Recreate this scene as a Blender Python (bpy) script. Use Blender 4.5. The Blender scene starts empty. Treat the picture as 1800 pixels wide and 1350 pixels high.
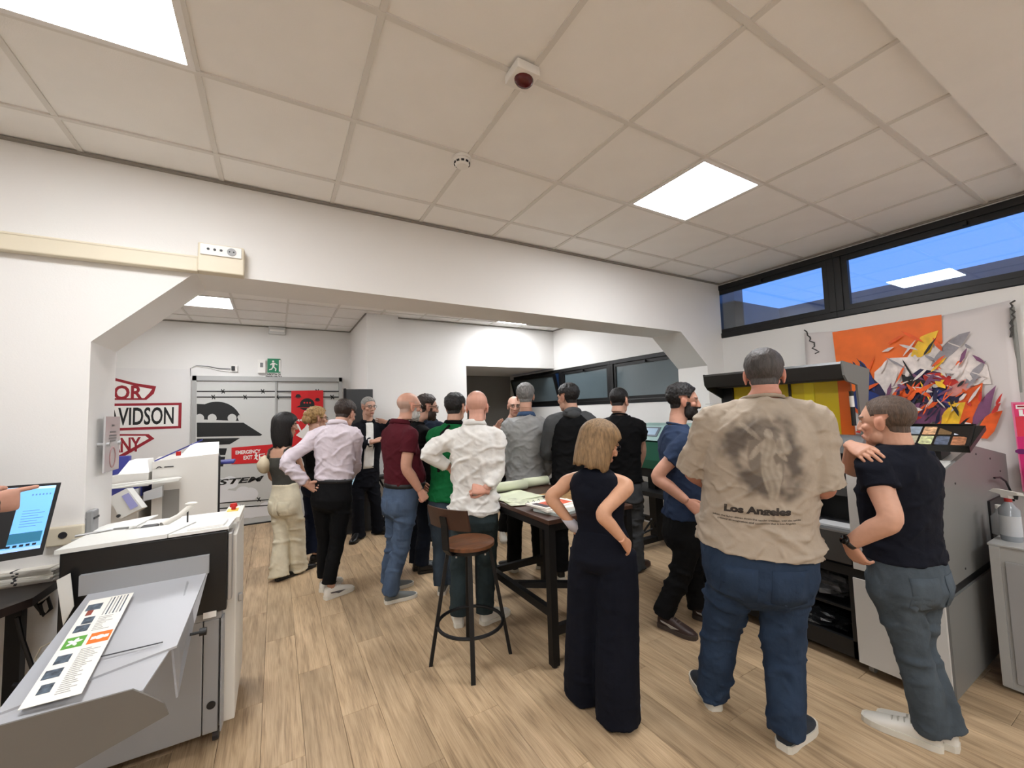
import bpy, bmesh, math, random
import numpy as np
from mathutils import Vector, Matrix, noise
from mathutils.bvhtree import BVHTree
random.seed(7); np.random.seed(7)
SC = bpy.context.scene; COL = SC.collection
R_ = math.radians
# ------------------------------------------------------------------ camera, world, exposure
FPX, YAW, PITCH, ROLL, HC = 723.745, .52228, .0650063, -.0301470, 1.6
def _rot(y, p, r):
    cy, sy, cp, sp = math.cos(y), math.sin(y), math.cos(p), math.sin(p)
    F = np.array([sy*cp, cy*cp, sp]); Rt = np.array([cy, -sy, 0.]); Up = np.cross(Rt, F)
    c, s = math.cos(r), math.sin(r)
    return np.array([c*Rt+s*Up, -s*Rt+c*Up, F])
CR = _rot(YAW, PITCH, ROLL)
cam_d = bpy.data.cameras.new('camera'); cam = bpy.data.objects.new('camera', cam_d); COL.objects.link(cam)
cam_d.sensor_width = 36; cam_d.lens = FPX/1800*36; cam_d.clip_start = .02
M4 = Matrix([[CR[0][i], CR[1][i], -CR[2][i], 0] for i in range(3)] + [[0, 0, 0, 1]])
M4[0][3], M4[1][3], M4[2][3] = 0, 0, HC
cam.matrix_world = M4; SC.camera = cam
W = bpy.data.worlds.new('dusk'); SC.world = W; W.use_nodes = True
W.node_tree.nodes['Background'].inputs[0].default_value = (.13, .29, .70, 1)
W.node_tree.nodes['Background'].inputs[1].default_value = 2.0
SC.view_settings.view_transform = 'Standard'; SC.view_settings.look = 'None'
SC.view_settings.gamma = 1; SC.view_settings.use_curve_mapping = False
SC.view_settings.exposure = 0.1
LAMP = 36.0
# ------------------------------------------------------------------ back-projection of measured pixels (1800x1350)
def ray(x, y): return CR.T @ np.array([(x-900)/FPX, (675-y)/FPX, 1.])
def onZ(x, y, z): d = ray(x, y); t = (z-HC)/d[2]; return np.array([d[0]*t, d[1]*t, z])
def onY(x, y, Y): d = ray(x, y); t = Y/d[1]; return np.array([d[0]*t, Y, HC+d[2]*t])
def onX(x, y, X): d = ray(x, y); t = X/d[0]; return np.array([X, d[1]*t, HC+d[2]*t])
# ------------------------------------------------------------------ materials
def lin(c):
    if isinstance(c, str):
        c = [int(c[i:i+2], 16)/255 for i in (0, 2, 4)]
    return tuple((v/12.92 if v <= .04045 else ((v+.055)/1.055)**2.4) for v in c)
_mats = {}
def mat(name, c, rough=.55, metal=0., noise_amt=0., noise_scale=8., bump=0., bump_scale=60., emit=0., spec=.5, stretch=(1, 1, 1), attr=None, trans=0.):
    if name in _mats: return _mats[name]
    m = bpy.data.materials.new(name); m.use_nodes = True; nt = m.node_tree; b = nt.nodes['Principled BSDF']
    c = lin(c); b.inputs['Base Color'].default_value = (*c, 1); b.inputs['Roughness'].default_value = rough
    b.inputs['Metallic'].default_value = metal; b.inputs['Specular IOR Level'].default_value = spec
    m.diffuse_color = (*c, 1)
    N = nt.nodes.new; L = nt.links.new
    src = None
    if attr:
        a = N('ShaderNodeAttribute'); a.attribute_name = attr; src = a.outputs['Color']
    if noise_amt or bump:
        tc = N('ShaderNodeTexCoord'); mp = N('ShaderNodeMapping'); mp.inputs['Scale'].default_value = stretch
        L(tc.outputs['Object'], mp.inputs[0])
    if noise_amt:
        n = N('ShaderNodeTexNoise'); n.inputs['Scale'].default_value = noise_scale; n.inputs['Detail'].default_value = 5
        L(mp.outputs[0], n.inputs['Vector'])
        mr = N('ShaderNodeMapRange'); mr.inputs[1].default_value = .25; mr.inputs[2].default_value = .75
        mr.inputs[3].default_value = 1-noise_amt; mr.inputs[4].default_value = 1+noise_amt
        L(n.outputs['Fac'], mr.inputs[0])
        mx = N('ShaderNodeMix'); mx.data_type = 'RGBA'; mx.blend_type = 'MULTIPLY'; mx.inputs[0].default_value = 1
        if src: L(src, mx.inputs[6])
        else: mx.inputs[6].default_value = (*c, 1)
        L(mr.outputs[0], mx.inputs[7]); src = mx.outputs[2]
    if src: L(src, b.inputs['Base Color'])
    if bump:
        n2 = N('ShaderNodeTexNoise'); n2.inputs['Scale'].default_value = bump_scale; n2.inputs['Detail'].default_value = 6
        L(mp.outputs[0], n2.inputs['Vector'])
        bp = N('ShaderNodeBump'); bp.inputs['Strength'].default_value = bump; bp.inputs['Distance'].default_value = .01
        L(n2.outputs['Fac'], bp.inputs['Height']); L(bp.outputs[0], b.inputs['Normal'])
    if emit:
        b.inputs['Emission Color'].default_value = (*c, 1); b.inputs['Emission Strength'].default_value = emit
    if trans: b.inputs['Transmission Weight'].default_value = trans
    _mats[name] = m; return m
def cloth(name, c, rough=.85, amt=.10): return mat('cloth_'+name, c, rough, noise_amt=amt, noise_scale=14, bump=.35, bump_scale=22, spec=.15)
def denim(name, c): return mat('denim_'+name, c, .85, noise_amt=.28, noise_scale=9, bump=.5, bump_scale=30, spec=.15, stretch=(1, 1, .7))
def glassmat(name, tint, gloss=.12, rough=.02):
    if name in _mats: return _mats[name]
    m = bpy.data.materials.new(name); m.use_nodes = True; nt = m.node_tree; nt.nodes.remove(nt.nodes['Principled BSDF'])
    N = nt.nodes.new; L = nt.links.new
    t = N('ShaderNodeBsdfTransparent'); t.inputs[0].default_value = (*tint, 1)
    g = N('ShaderNodeBsdfGlossy'); g.inputs['Roughness'].default_value = rough; g.inputs[0].default_value = (1, 1, 1, 1)
    mx = N('ShaderNodeMixShader'); f = N('ShaderNodeFresnel'); f.inputs[0].default_value = 1.5
    ad = N('ShaderNodeMath'); ad.operation = 'MULTIPLY_ADD'; ad.inputs[1].default_value = 1.0; ad.inputs[2].default_value = gloss
    L(f.outputs[0], ad.inputs[0]); L(ad.outputs[0], mx.inputs[0]); L(t.outputs[0], mx.inputs[1]); L(g.outputs[0], mx.inputs[2])
    L(mx.outputs[0], nt.nodes['Material Output'].inputs[0]); _mats[name] = m; return m
# ------------------------------------------------------------------ object helpers
def link(name, me, m=None, parent=None):
    o = bpy.data.objects.new(name, me); COL.objects.link(o)
    if m is not None:
        for q in (m if isinstance(m, (list, tuple)) else [m]): me.materials.append(q)
    if parent is not None: o.parent = parent
    return o
def tag(o, label=None, cat=None, group=None, kind=None):
    for k, v in (('label', label), ('category', cat), ('group', group), ('kind', kind)):
        if v: o[k] = v
    return o
def thing(name, label, cat, loc=(0, 0, 0), rz=0, group=None):
    o = bpy.data.objects.new(name, None); COL.objects.link(o); o.empty_display_size = .05
    o.location = loc; o.rotation_euler = (0, 0, rz); return tag(o, label, cat, group)
class MB:
    """collects shapes, links them as one mesh; o is subtracted from every point (the thing's base)"""
    def __init__(s, o=(0, 0, 0)): s.v = []; s.f = []; s.mi = []; s.o = np.array(o, float)
    def add(s, v, f, mi=0):
        n = len(s.v); s.v += [tuple(np.asarray(p, float)-s.o) for p in v]; s.f += [tuple(i+n for i in q) for q in f]; s.mi += [mi]*len(f); return s
    def box(s, a, b, mi=0, bev=0.):
        a, b = np.minimum(a, b), np.maximum(a, b)
        if bev > 0 and min(b-a) > 2.2*bev:
            v = []; 
            for ax in range(3):
                pass
            bm = bmesh.new(); bmesh.ops.create_cube(bm, size=1)
            for q in bm.verts: q.co = Vector([(a[i]+b[i])/2+q.co[i]*(b[i]-a[i]) for i in range(3)])
            bmesh.ops.bevel(bm, geom=bm.edges[:], offset=bev, segments=2, affect='EDGES', profile=.5)
            bm.verts.index_update()
            s.add([tuple(q.co) for q in bm.verts], [[q.index for q in f.verts] for f in bm.faces], mi); bm.free(); return s
        v = [(x, y, z) for x in (a[0], b[0]) for y in (a[1], b[1]) for z in (a[2], b[2])]
        return s.add(v, [(0, 1, 3, 2), (4, 6, 7, 5), (0, 4, 5, 1), (2, 3, 7, 6), (0, 2, 6, 4), (1, 5, 7, 3)], mi)
    def prism(s, poly, ext, mi=0):
        poly = [np.asarray(p, float) for p in poly]; ext = np.asarray(ext, float); n = len(poly)
        v = poly+[p+ext for p in poly]
        f = [tuple(range(n))[::-1], tuple(range(n, 2*n))]+[(i, (i+1) % n, n+(i+1) % n, n+i) for i in range(n)]
        return s.add(v, f, mi)
    def tube(s, pts, r, n=10, mi=0, closed=False):
        v, f = tube(pts, r, n, closed); return s.add(v, f, mi)
    def cyl(s, a, b, r, n=16, mi=0, r2=None): return s.tube([a, b], [r, r if r2 is None else r2], n, mi)
    def ell(s, c, r, n=14, m=9, mi=0, rot=None):
        v, f = ellipsoid(c, r, n, m, rot); return s.add(v, f, mi)
    def build(s, name, m, parent=None, smooth=False):
        me = bpy.data.meshes.new(name); me.from_pydata(s.v, [], s.f); me.update()
        bm = bmesh.new(); bm.from_mesh(me); bmesh.ops.recalc_face_normals(bm, faces=bm.faces); bm.to_mesh(me); bm.free()
        o = link(name, me, m, parent)
        if len(me.polygons) == len(s.mi): me.polygons.foreach_set('material_index', s.mi)
        if smooth:
            me.polygons.foreach_set('use_smooth', [True]*len(me.polygons))
            if smooth != 'all': me.set_sharp_from_angle(angle=R_(40))
        return o
def nrm(v): v = np.asarray(v, float); return v/(np.linalg.norm(v)+1e-12)
def tube(pts, r, n=10, closed=False):
    P = [np.asarray(p, float) for p in pts]; k = len(P); r = [r]*k if np.isscalar(r) else list(r)
    V = []; F = []; u = None
    for i in range(k):
        if closed: t = nrm(P[(i+1) % k]-P[i-1])
        else: t = nrm(P[min(i+1, k-1)]-P[max(i-1, 0)])
        if u is None: u = nrm(np.cross(t, (0, 0, 1) if abs(t[2]) < .9 else (0, 1, 0)))
        u = nrm(u-t*np.dot(u, t)); w = np.cross(t, u)
        V += [P[i]+r[i]*(u*math.cos(2*math.pi*j/n)+w*math.sin(2*math.pi*j/n)) for j in range(n)]
    for i in range(k if closed else k-1):
        a, b = i*n, ((i+1) % k)*n
        F += [(a+j, a+(j+1) % n, b+(j+1) % n, b+j) for j in range(n)]
    if not closed: F += [tuple(range(n))[::-1], tuple(range((k-1)*n, k*n))]
    return V, F
def loft(rings, n=20, ex=2.2):
    """rings: (centre, u, v, ru, rv)"""
    V = []; F = []
    for c, u, v, ru, rv in rings:
        c, u, v = map(np.asarray, (c, u, v))
        for j in range(n):
            a = 2*math.pi*j/n; ca, sa = math.cos(a), math.sin(a)
            V.append(c+u*ru*math.copysign(abs(ca)**(2/ex), ca)+v*rv*math.copysign(abs(sa)**(2/ex), sa))
    for i in range(len(rings)-1):
        a, b = i*n, (i+1)*n
        F += [(a+j, a+(j+1) % n, b+(j+1) % n, b+j) for j in range(n)]
    F += [tuple(range(n))[::-1], tuple(range((len(rings)-1)*n, len(rings)*n))]
    return V, F
def ellipsoid(c, r, n=14, m=9, rot=None):
    V = []; F = []; c = np.asarray(c, float); r = np.asarray(r, float)
    for i in range(1, m):
        th = math.pi*i/m
        for j in range(n):
            a = 2*math.pi*j/n; V.append(r*np.array([math.sin(th)*math.cos(a), math.sin(th)*math.sin(a), math.cos(th)]))
    V += [np.array([0, 0, r[2]]), np.array([0, 0, -r[2]])]
    for i in range(m-2):
        F += [(i*n+j, i*n+(j+1) % n, (i+1)*n+(j+1) % n, (i+1)*n+j) for j in range(n)]
    t, b = len(V)-2, len(V)-1
    F += [(j, t, (j+1) % n) for j in range(n)]+[((m-2)*n+(j+1) % n, b, (m-2)*n+j) for j in range(n)]
    if rot is not None: V = [rot@v for v in V]
    return [c+v for v in V], F
def text_mesh(s, size=1., off=0., shear=0., align='CENTER', xs=1., res=3, ext=0.):
    cu = bpy.data.curves.new('lettering', 'FONT'); cu.body = s; cu.size = size; cu.offset = off; cu.shear = shear; cu.align_x = align
    cu.resolution_u = res; cu.extrude = ext; cu.align_y = 'CENTER'
    o = bpy.data.objects.new('lettering', cu); COL.objects.link(o); dg = bpy.context.evaluated_depsgraph_get(); dg.update()
    me = bpy.data.meshes.new_from_object(o.evaluated_get(dg)); bpy.data.objects.remove(o); bpy.data.curves.remove(cu)
    for v in me.vertices: v.co.x *= xs
    me.materials.clear(); return me
def wloc(o):
    t = np.zeros(3)
    while o is not None: t += np.array(o.matrix_basis.translation); o = o.parent
    return t
def lettering(name, s, size, origin, ux, uy, m, parent, off=0., shear=0., xs=1., align='CENTER', lift=.002, ext=.0008):
    """flat letters lying in the plane ux,uy at origin (world), lifted along the normal"""
    me = text_mesh(s, size, off, shear, align, xs, ext=ext); ux, uy = nrm(ux), nrm(uy); nz = np.cross(ux, uy)
    po = wloc(parent)
    for v in me.vertices: v.co = Vector(np.asarray(origin)-po+ux*v.co.x+uy*v.co.y+nz*(lift+v.co.z))
    return link(name, me, m, parent)
def pieces(name, polys, m, parent, ux, uy, origin, ext=.001, lift=.001, mi=None):
    """flat cut shapes (lists of 2d points) on the plane ux,uy"""
    ux, uy = nrm(ux), nrm(uy); nz = np.cross(ux, uy); po = wloc(parent)
    mb = MB(po); o = np.asarray(origin, float)
    for k, p in enumerate(polys):
        mb.prism([o+ux*a+uy*b+nz*lift for a, b in p], nz*ext, 0 if mi is None else mi[k])
    return mb.build(name, m, parent)
# ================================================================== THE SETTING
PY, PB = 2.89, 3.28            # partition front / back face
XR, BY, CZ, RZ = 4.5, 7.6, 3.012, 3.07
XL, YF = -3.4, -3.0
m_wall = mat('wall_paint', (.905, .895, .88), .8, bump=.06, bump_scale=140)
m_ceil = mat('ceiling_board', (.955, .945, .93), .9, noise_amt=.02, noise_scale=5, bump=.08, bump_scale=200)
m_bar = mat('ceiling_bar_paint', (.87, .855, .83), .6)
m_black = mat('black_frame', (.035, .035, .04), .45)
m_white = mat('white_paint', (.88, .87, .85), .5)
m_cream = mat('cream_plastic', (.86, .82, .73), .5)
def struct(o): return tag(o, kind='structure')
# floor and its planks
fb = MB(); fb.box((XL, YF, -.1), (XR, BY+.6, -.006)); floor = struct(fb.build('floor', mat('floor_base', (.2, .15, .1), .8)))
def wood_floor():
    m = bpy.data.materials.new('floor_oak'); m.use_nodes = True; nt = m.node_tree; b = nt.nodes['Principled BSDF']; N = nt.nodes.new; L = nt.links.new
    tc = N('ShaderNodeTexCoord'); oi = N('ShaderNodeObjectInfo')
    ml = N('ShaderNodeMath'); ml.operation = 'MULTIPLY'; ml.inputs[1].default_value = 37.0; L(oi.outputs['Random'], ml.inputs[0])
    cb = N('ShaderNodeCombineXYZ'); [L(ml.outputs[0], cb.inputs[i]) for i in range(3)]
    va = N('ShaderNodeVectorMath'); va.operation = 'ADD'; L(tc.outputs['Object'], va.inputs[0]); L(cb.outputs[0], va.inputs[1])
    mp = N('ShaderNodeMapping'); mp.inputs['Scale'].default_value = (14, 1.1, 1); L(va.outputs[0], mp.inputs[0])
    n1 = N('ShaderNodeTexNoise'); n1.inputs['Scale'].default_value = 2.2; n1.inputs['Detail'].default_value = 7; n1.inputs['Distortion'].default_value = .6; L(mp.outputs[0], n1.inputs[0])
    mp2 = N('ShaderNodeMapping'); mp2.inputs['Scale'].default_value = (70, 2.2, 1); L(va.outputs[0], mp2.inputs[0])
    n2 = N('ShaderNodeTexNoise'); n2.inputs['Scale'].default_value = 3; n2.inputs['Detail'].default_value = 4; L(mp2.outputs[0], n2.inputs[0])
    mp3 = N('ShaderNodeMapping'); mp3.inputs['Scale'].default_value = (5, 1.6, 1); L(va.outputs[0], mp3.inputs[0])
    n3 = N('ShaderNodeTexNoise'); n3.inputs['Scale'].default_value = 1.5; n3.inputs['Detail'].default_value = 2; L(mp3.outputs[0], n3.inputs[0])
    r = N('ShaderNodeValToRGB'); r.color_ramp.elements[0].position = .3; r.color_ramp.elements[1].position = .72
    r.color_ramp.elements[0].color = (*lin((.54, .445, .345)), 1); r.color_ramp.elements[1].color = (*lin((.815, .71, .575)), 1)
    e = r.color_ramp.elements.new(.5); e.color = (*lin((.72, .615, .485)), 1)
    a1 = N('ShaderNodeMath'); a1.operation = 'MULTIPLY_ADD'; a1.inputs[1].default_value = .5; L(n2.outputs['Fac'], a1.inputs[0])
    a2 = N('ShaderNodeMath'); a2.operation = 'MULTIPLY_ADD'; a2.inputs[1].default_value = .6; a2.inputs[2].default_value = -.03; L(n1.outputs['Fac'], a2.inputs[0]); L(a2.outputs[0], a1.inputs[2])
    L(a1.outputs[0], r.inputs[0])
    mr = N('ShaderNodeMapRange'); mr.inputs[3].default_value = .82; mr.inputs[4].default_value = 1.10; L(oi.outputs['Random'], mr.inputs[0])
    mr2 = N('ShaderNodeMapRange'); mr2.inputs[1].default_value = .3; mr2.inputs[2].default_value = .7; mr2.inputs[3].default_value = .86; mr2.inputs[4].default_value = 1.1; L(n3.outputs['Fac'], mr2.inputs[0])
    mm = N('ShaderNodeMath'); mm.operation = 'MULTIPLY'; L(mr.outputs[0], mm.inputs[0]); L(mr2.outputs[0], mm.inputs[1])
    mx = N('ShaderNodeMix'); mx.data_type = 'RGBA'; mx.blend_type = 'MULTIPLY'; mx.inputs[0].default_value = 1; L(r.outputs[0], mx.inputs[6]); L(mm.outputs[0], mx.inputs[7])
    L(mx.outputs[2], b.inputs['Base Color']); b.inputs['Roughness'].default_value = .42; b.inputs['Specular IOR Level'].default_value = .35
    bp = N('ShaderNodeBump'); bp.inputs['Strength'].default_value = .12; bp.inputs['Distance'].default_value = .004; L(n2.outputs['Fac'], bp.inputs['Height']); L(bp.outputs[0], b.inputs['Normal'])
    return m
m_floor = wood_floor()
PW, PL = .186, 1.25
def plank_mesh(w, l):
    mb = MB(); g = .0007; c = .0014
    o = [(g, g), (w-g, g), (w-g, l-g), (g, l-g)]; i = [(g+c, g+c), (w-g-c, g+c), (w-g-c, l-g-c), (g+c, l-g-c)]
    mb.add([(*p, -.006) for p in o]+[(*p, -.0014) for p in o]+[(*p, 0) for p in i],
           [(0, 1, 5, 4), (1, 2, 6, 5), (2, 3, 7, 6), (3, 0, 4, 7), (4, 5, 9, 8), (5, 6, 10, 9), (6, 7, 11, 10), (7, 4, 8, 11), (8, 9, 10, 11)])
    return mb
pm = plank_mesh(PW, PL); proto = pm.build('floor_plank', m_floor, floor); pme = proto.data
spots = []; rest = MB()
x = XL; k = 0
while x < XR:
    y = YF-((k*.431) % 1)*PL
    while y < BY+.5:
        vis = (-1.7 < x < XR) and y > -.4 and (x < 1.4 or y < 7.6)
        if vis and x*.498+(y+PL)*.865 > .7 and len(spots) < 290: spots.append((x, y))
        else:
            q = plank_mesh(min(PW, XR-x), PL); rest.add([(a+x, b+y, c) for a, b, c in q.v], q.f)
        y += PL
    x += PW; k += 1
for n_, (x, y) in enumerate(spots):
    o = proto if n_ == 0 else proto.copy()
    if n_: COL.objects.link(o)
    o.location = (x, y, 0)
tag(rest.build('floor_planking', m_floor, floor), kind='stuff')
# walls
mb = MB(); ZT = 3.35
mb.prism([(XL, PY, 0), (-.825, PY, 0), (-.825, PY, 2.02), (-.40, PY, 2.445), (3.78, PY, 2.395), (4.2, PY, 2.04), (4.2, PY, 0), (XR, PY, 0), (XR, PY, ZT), (XL, PY, ZT)], (0, PB-PY, 0))
struct(mb.build('wall_partition', m_wall))
mb = MB()
for a, b in (((YF, 0), (BY+.6, 1.66)), ((YF, 1.66), (3.30, 2.365)), ((YF, 2.985), (3.30, ZT)), ((3.06, 2.365), (3.30, 2.985)), ((3.3, 2.33), (BY+.6, ZT)), ((YF, 2.365), (-2.4, 2.985)), ((3.28, 1.66), (3.34, 2.33)), ((7.72, 1.66), (BY+.6, 2.33))):
    mb.box((XR, a[0], a[1]), (XR+.22, b[0], b[1]))
struct(mb.build('wall_right', m_wall))
mb = MB(); mb.box((XL, BY, 0), (1.2, BY+.15, ZT)); struct(mb.build('wall_back', m_wall))
mb = MB(); mb.prism([(1.13, 6.1, 0), (1.58, 6.1, 0), (1.58, 6.22, 0), (2.72, 6.22, 0), (2.72, 6.36, 0), (1.28, 6.36, 0), (1.28, BY+.1, 0), (1.13, BY+.1, 0)], (0, 0, ZT)); struct(mb.build('wall_side', m_wall))
mb = MB(); mb.box((2.72, 6.22, 2.36), (XR, BY+.6, ZT)); struct(mb.build('wall_bulkhead', m_wall))
m_grey = mat('alcove_grey', (.50, .49, .47), .8)  # alcove walls in a darker grey than the others
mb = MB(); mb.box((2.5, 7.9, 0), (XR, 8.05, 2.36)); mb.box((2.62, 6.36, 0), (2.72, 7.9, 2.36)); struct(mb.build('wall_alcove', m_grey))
mb = MB(); mb.box((XL-.1, YF-.1, 0), (XL, BY, ZT)); struct(mb.build('wall_left', m_wall))
mb = MB(); mb.box((XL, YF-.1, 0), (XR, YF, ZT)); struct(mb.build('wall_front', m_wall))
# ceilings: slab above, tiles and bars as parts
mb = MB(); mb.box((XL, YF, ZT-.05), (XR, BY+.1, ZT)); ceiling = struct(mb.build('ceiling', mat('ceiling_void', (.3, .3, .3), .9)))
GX, GY = -.8838, 2.5888
def tile_mesh(w, d):
    t = MB(); t.box((.001, .001, 0), (w-.001, d-.001, .014)); return t
tproto = {}
def add_tile(x0, y0, x1, y1, z):
    key = (round(x1-x0, 3), round(y1-y0, 3))
    if key not in tproto:
        o = tile_mesh(*key).build('ceiling_tile', m_ceil, ceiling); tproto[key] = o.data
    else:
        o = link('ceiling_tile', tproto[key], None, ceiling)
    o.location = (x0, y0, z)
def add_bar(a, b, z, w=.024):
    t = MB()
    if abs(a[0]-b[0]) < 1e-6: t.box((a[0]-w/2, a[1], z-.006), (a[0]+w/2, b[1], z+.006))
    else: t.box((a[0], a[1]-w/2, z-.007), (b[0], a[1]+w/2, z+.006))
    t.build('ceiling_bar', m_bar, ceiling)
lamps = []
def grid(xs, ys, z, skip, vis):
    for i in range(len(xs)-1):
        for j in range(len(ys)-1):
            if (i, j) in skip: continue
            add_tile(xs[i], ys[j], xs[i+1], ys[j+1], z+.001)
    for x in xs[1:-1]: add_bar((x, ys[0]), (x, ys[-1]), z)
    for y in ys[1:-1]: add_bar((xs[0], y), (xs[-1], y), z)
xs = [XL]+[GX+.6*i for i in range(-4, 9)]+[XR]
ys = [.53]+[GY-.6*j for j in (3, 2, 1, 0)]+[PY]
ix = {(0, 2), (5, 2)}                      # columns of the two lamps (grid i=0 and i=5, rows j=1..2)
grid(xs, ys, CZ, {(5, 2), (10, 2)}, None)
# plasterboard soffit and the ceiling behind the camera
mb = MB(); mb.box((XL, -.35, CZ-.035), (XR, .535, ZT-.06)); struct(mb.build('ceiling_soffit', m_ceil))
grid([XL]+[GX+.6*i for i in range(-4, 9)]+[XR], [YF]+[GY-.6*j for j in (9, 8, 7, 6, 5)]+[-.35], CZ, {(2, 3), (5, 3), (9, 3), (12, 3)}, None)
RX = [XL]+[-2.27+.6*i for i in range(0, 6)]+[1.13]
RYs = [PB]+[3.54+.6*i for i in range(0, 7)]+[BY]
RX2 = [1.13]+[1.33+.6*i for i in range(0, 6)]+[XR]; RY2 = [PB]+[3.54+.6*i for i in range(0, 5)]+[6.22]
grid(RX, RYs, RZ, {(3, 5), (3, 1)}, None); grid(RX2, RY2, RZ, {(2, 2), (4, 4)}, None)
mb = MB()
for (a, b, z) in (((XL, PY), (XR, PY), CZ), ((XL, BY), (1.13, BY), RZ), ((1.13, 6.22), (XR, 6.22), RZ)):
    mb.box((a[0], a[1]-.022, z-.016), (b[0], b[1], z-.004))
mb.box((XR-.02, .53, CZ-.016), (XR, PY, CZ-.004)); mb.box((XR-.02, PB, RZ-.016), (XR, 6.2, RZ-.004)); mb.box((1.13-.02, 6.1, RZ-.016), (1.13, BY, RZ-.004))
struct(mb.build('trim_1', mat('trim_shadow_grey', (.55, .53, .5), .6)))  # edge trim, its grey painted as the shadow line under the ceiling
# LED panels
m_led = mat('led_diffuser', (.975, .985, 1.0), .6, emit=LAMP)
m_ledf = mat('led_frame_white', (.92, .91, .9), .45)
def led(x0, y0, z, label):
    t = thing('ceiling_light', label, 'light', (x0+.3, y0+.3, z), 0, 'square ceiling light panels')
    f = MB()
    for a, b in (((-.297, -.297), (.297, -.272)), ((-.297, .272), (.297, .297)), ((-.297, -.272), (-.272, .272)), ((.272, -.272), (.297, .272))): f.box((*a, -.008), (*b, .03))
    f.build('frame', m_ledf, t); d = MB(); d.box((-.273, -.273, -.004), (.273, .273, .004)); d.build('diffuser', m_led, t)
led(GX, GY-1.2, CZ, 'lit ceiling panel nearest the left partition, cut off by the top corner of the photo')
led(GX+3.0, GY-1.2, CZ, 'lit ceiling panel between the smoke detector and the high windows')
led(GX, GY-4.2, CZ, 'added fill light panel behind the soffit on the side of the desk')  # this and the next three: unseen panels behind the camera, added for fill
led(GX+2.4, GY-4.2, CZ, 'added fill light panel behind the soffit over the middle of the floor')
led(GX+4.2, GY-4.2, CZ, 'added fill light panel behind the soffit on the side of the windows')
led(GX-1.8, GY-4.2, CZ, 'added fill light panel behind the soffit in the corner past the desk')
led(RX[3], RYs[5], RZ, 'lit ceiling panel of the rear room above the sliding door end')
led(RX[3], RYs[1], RZ, 'lit ceiling panel of the rear room just behind the partition lintel')
led(RX2[2], RY2[2], RZ, 'lit ceiling panel of the rear room over the group of visitors')
led(RX2[4], RY2[4], RZ, 'lit ceiling panel of the rear room beside the bulkhead')
# windows
def window(name, y0, y1, z0, z1, glass, tilt=False):
    t = bpy.data.objects.new(name, None); COL.objects.link(t); t.location = (XR, (y0+y1)/2, z0); struct(t); O = t.location
    w = .055; sets = [((y0, z0), (y1, z0+w)), ((y0, z1-w), (y1, z1)), ((y0, z0+w), (y0+w, z1-w)), ((y1-w, z0+w), (y1, z1-w))]
    for a, b in sets:
        f = MB(O); f.box((XR-.012, *a), (XR+.07, *b), bev=.004); f.build('frame_bar', m_black, t)
    g = MB(); s = .045; a0, a1, b0, b1 = y0+w, y1-w, z0+w, z1-w
    piv = np.array([XR+.02, 0, b0]); ang = R_(-14) if tilt else 0
    def P(x, y, z):
        q = np.array([x, y, z])-piv; c, si = math.cos(ang), math.sin(ang)
        return piv+np.array([c*q[0]+si*q[2], q[1], -si*q[0]+c*q[2]])
    sash = MB(O)
    for (p, q) in (((a0, b0), (a1, b0+s)), ((a0, b1-s), (a1, b1)), ((a0, b0+s), (a0+s, b1-s)), ((a1-s, b0+s), (a1, b1-s))):
        k = len(sash.v); sash.box((XR+.005, *p), (XR+.05, *q)); sash.v[k:] = [tuple(P(*(np.array(v)+np.array(O)))-np.array(O)) for v in sash.v[k:]]
    so = sash.build('sash', m_black, t)
    g = MB(O); g.box((XR+.022, a0+s, b0+s), (XR+.030, a1-s, b1-s)); g.v = [tuple(P(*(np.array(v)+np.array(O)))-np.array(O)) for v in g.v]
    g.build('pane', glass, t)
    h = MB(O); h.box((XR-.03, (y0+y1)/2-.012, b1-.04), (XR+.004, (y0+y1)/2+.012, b1-.01)); h.build('handle', m_black, t)
g_front = glassmat('window_glass', (.82, .9, .98), .10)
g_rear = mat('frosted_reflection_grey', (.36, .41, .43), .12, spec=.9, noise_amt=.06, noise_scale=2)  # grey of the reflected room is put into the pane colour
window('window_1', 1.75, 3.06, 2.37, 2.985, g_front)
window('window_2', .05, 1.75, 2.37, 2.985, g_front)
window('window_3', -2.4, .05, 2.37, 2.985, g_front)
yA, yB, yC = onX(985, 640, XR)[1], onX(1073, 640, XR)[1], 3.34
window('window_4', yA, 7.72, 1.665, 2.325, g_rear, True)
window('window_5', yB, yA, 1.665, 2.325, g_rear)
window('window_6', yC, yB, 1.665, 2.325, g_rear)
# outside: walls added to darken the view low in the panes; ground
m_out = mat('outside_concrete', (.42, .45, .48), .9, noise_amt=.15, noise_scale=3)
mb = MB(); mb.box((6.4, YF-3, 0), (6.6, 3.2, 2.98)); mb.box((5.3, 3.2, 0), (5.5, BY+2, 3.6)); mb.box((5.3, 3.2, 0), (6.6, 3.4, 2.98)); struct(mb.build('added_outside_wall', m_out))
mb = MB(); mb.box((XR+.22, YF-3, 1.2), (6.6, BY+2, 1.4)); struct(mb.build('outside_ground', m_out))
# ================================================================== FIXTURES
m_steel = mat('brushed_steel', (.72, .72, .72), .35, .8)
m_red = mat('red_print', (.80, .07, .10), .5)
m_dkred = mat('dark_red_print', (.58, .09, .15), .55)
m_blk = mat('black_print', (.055, .06, .06), .55)
m_blackp = mat('black_plastic', (.05, .05, .055), .5)
m_blackm = mat('black_metal', (.06, .06, .065), .5, .3)
m_wp = mat('white_print', (.93, .92, .90), .55)
m_paper = mat('paper', (.93, .91, .87), .7)
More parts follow.
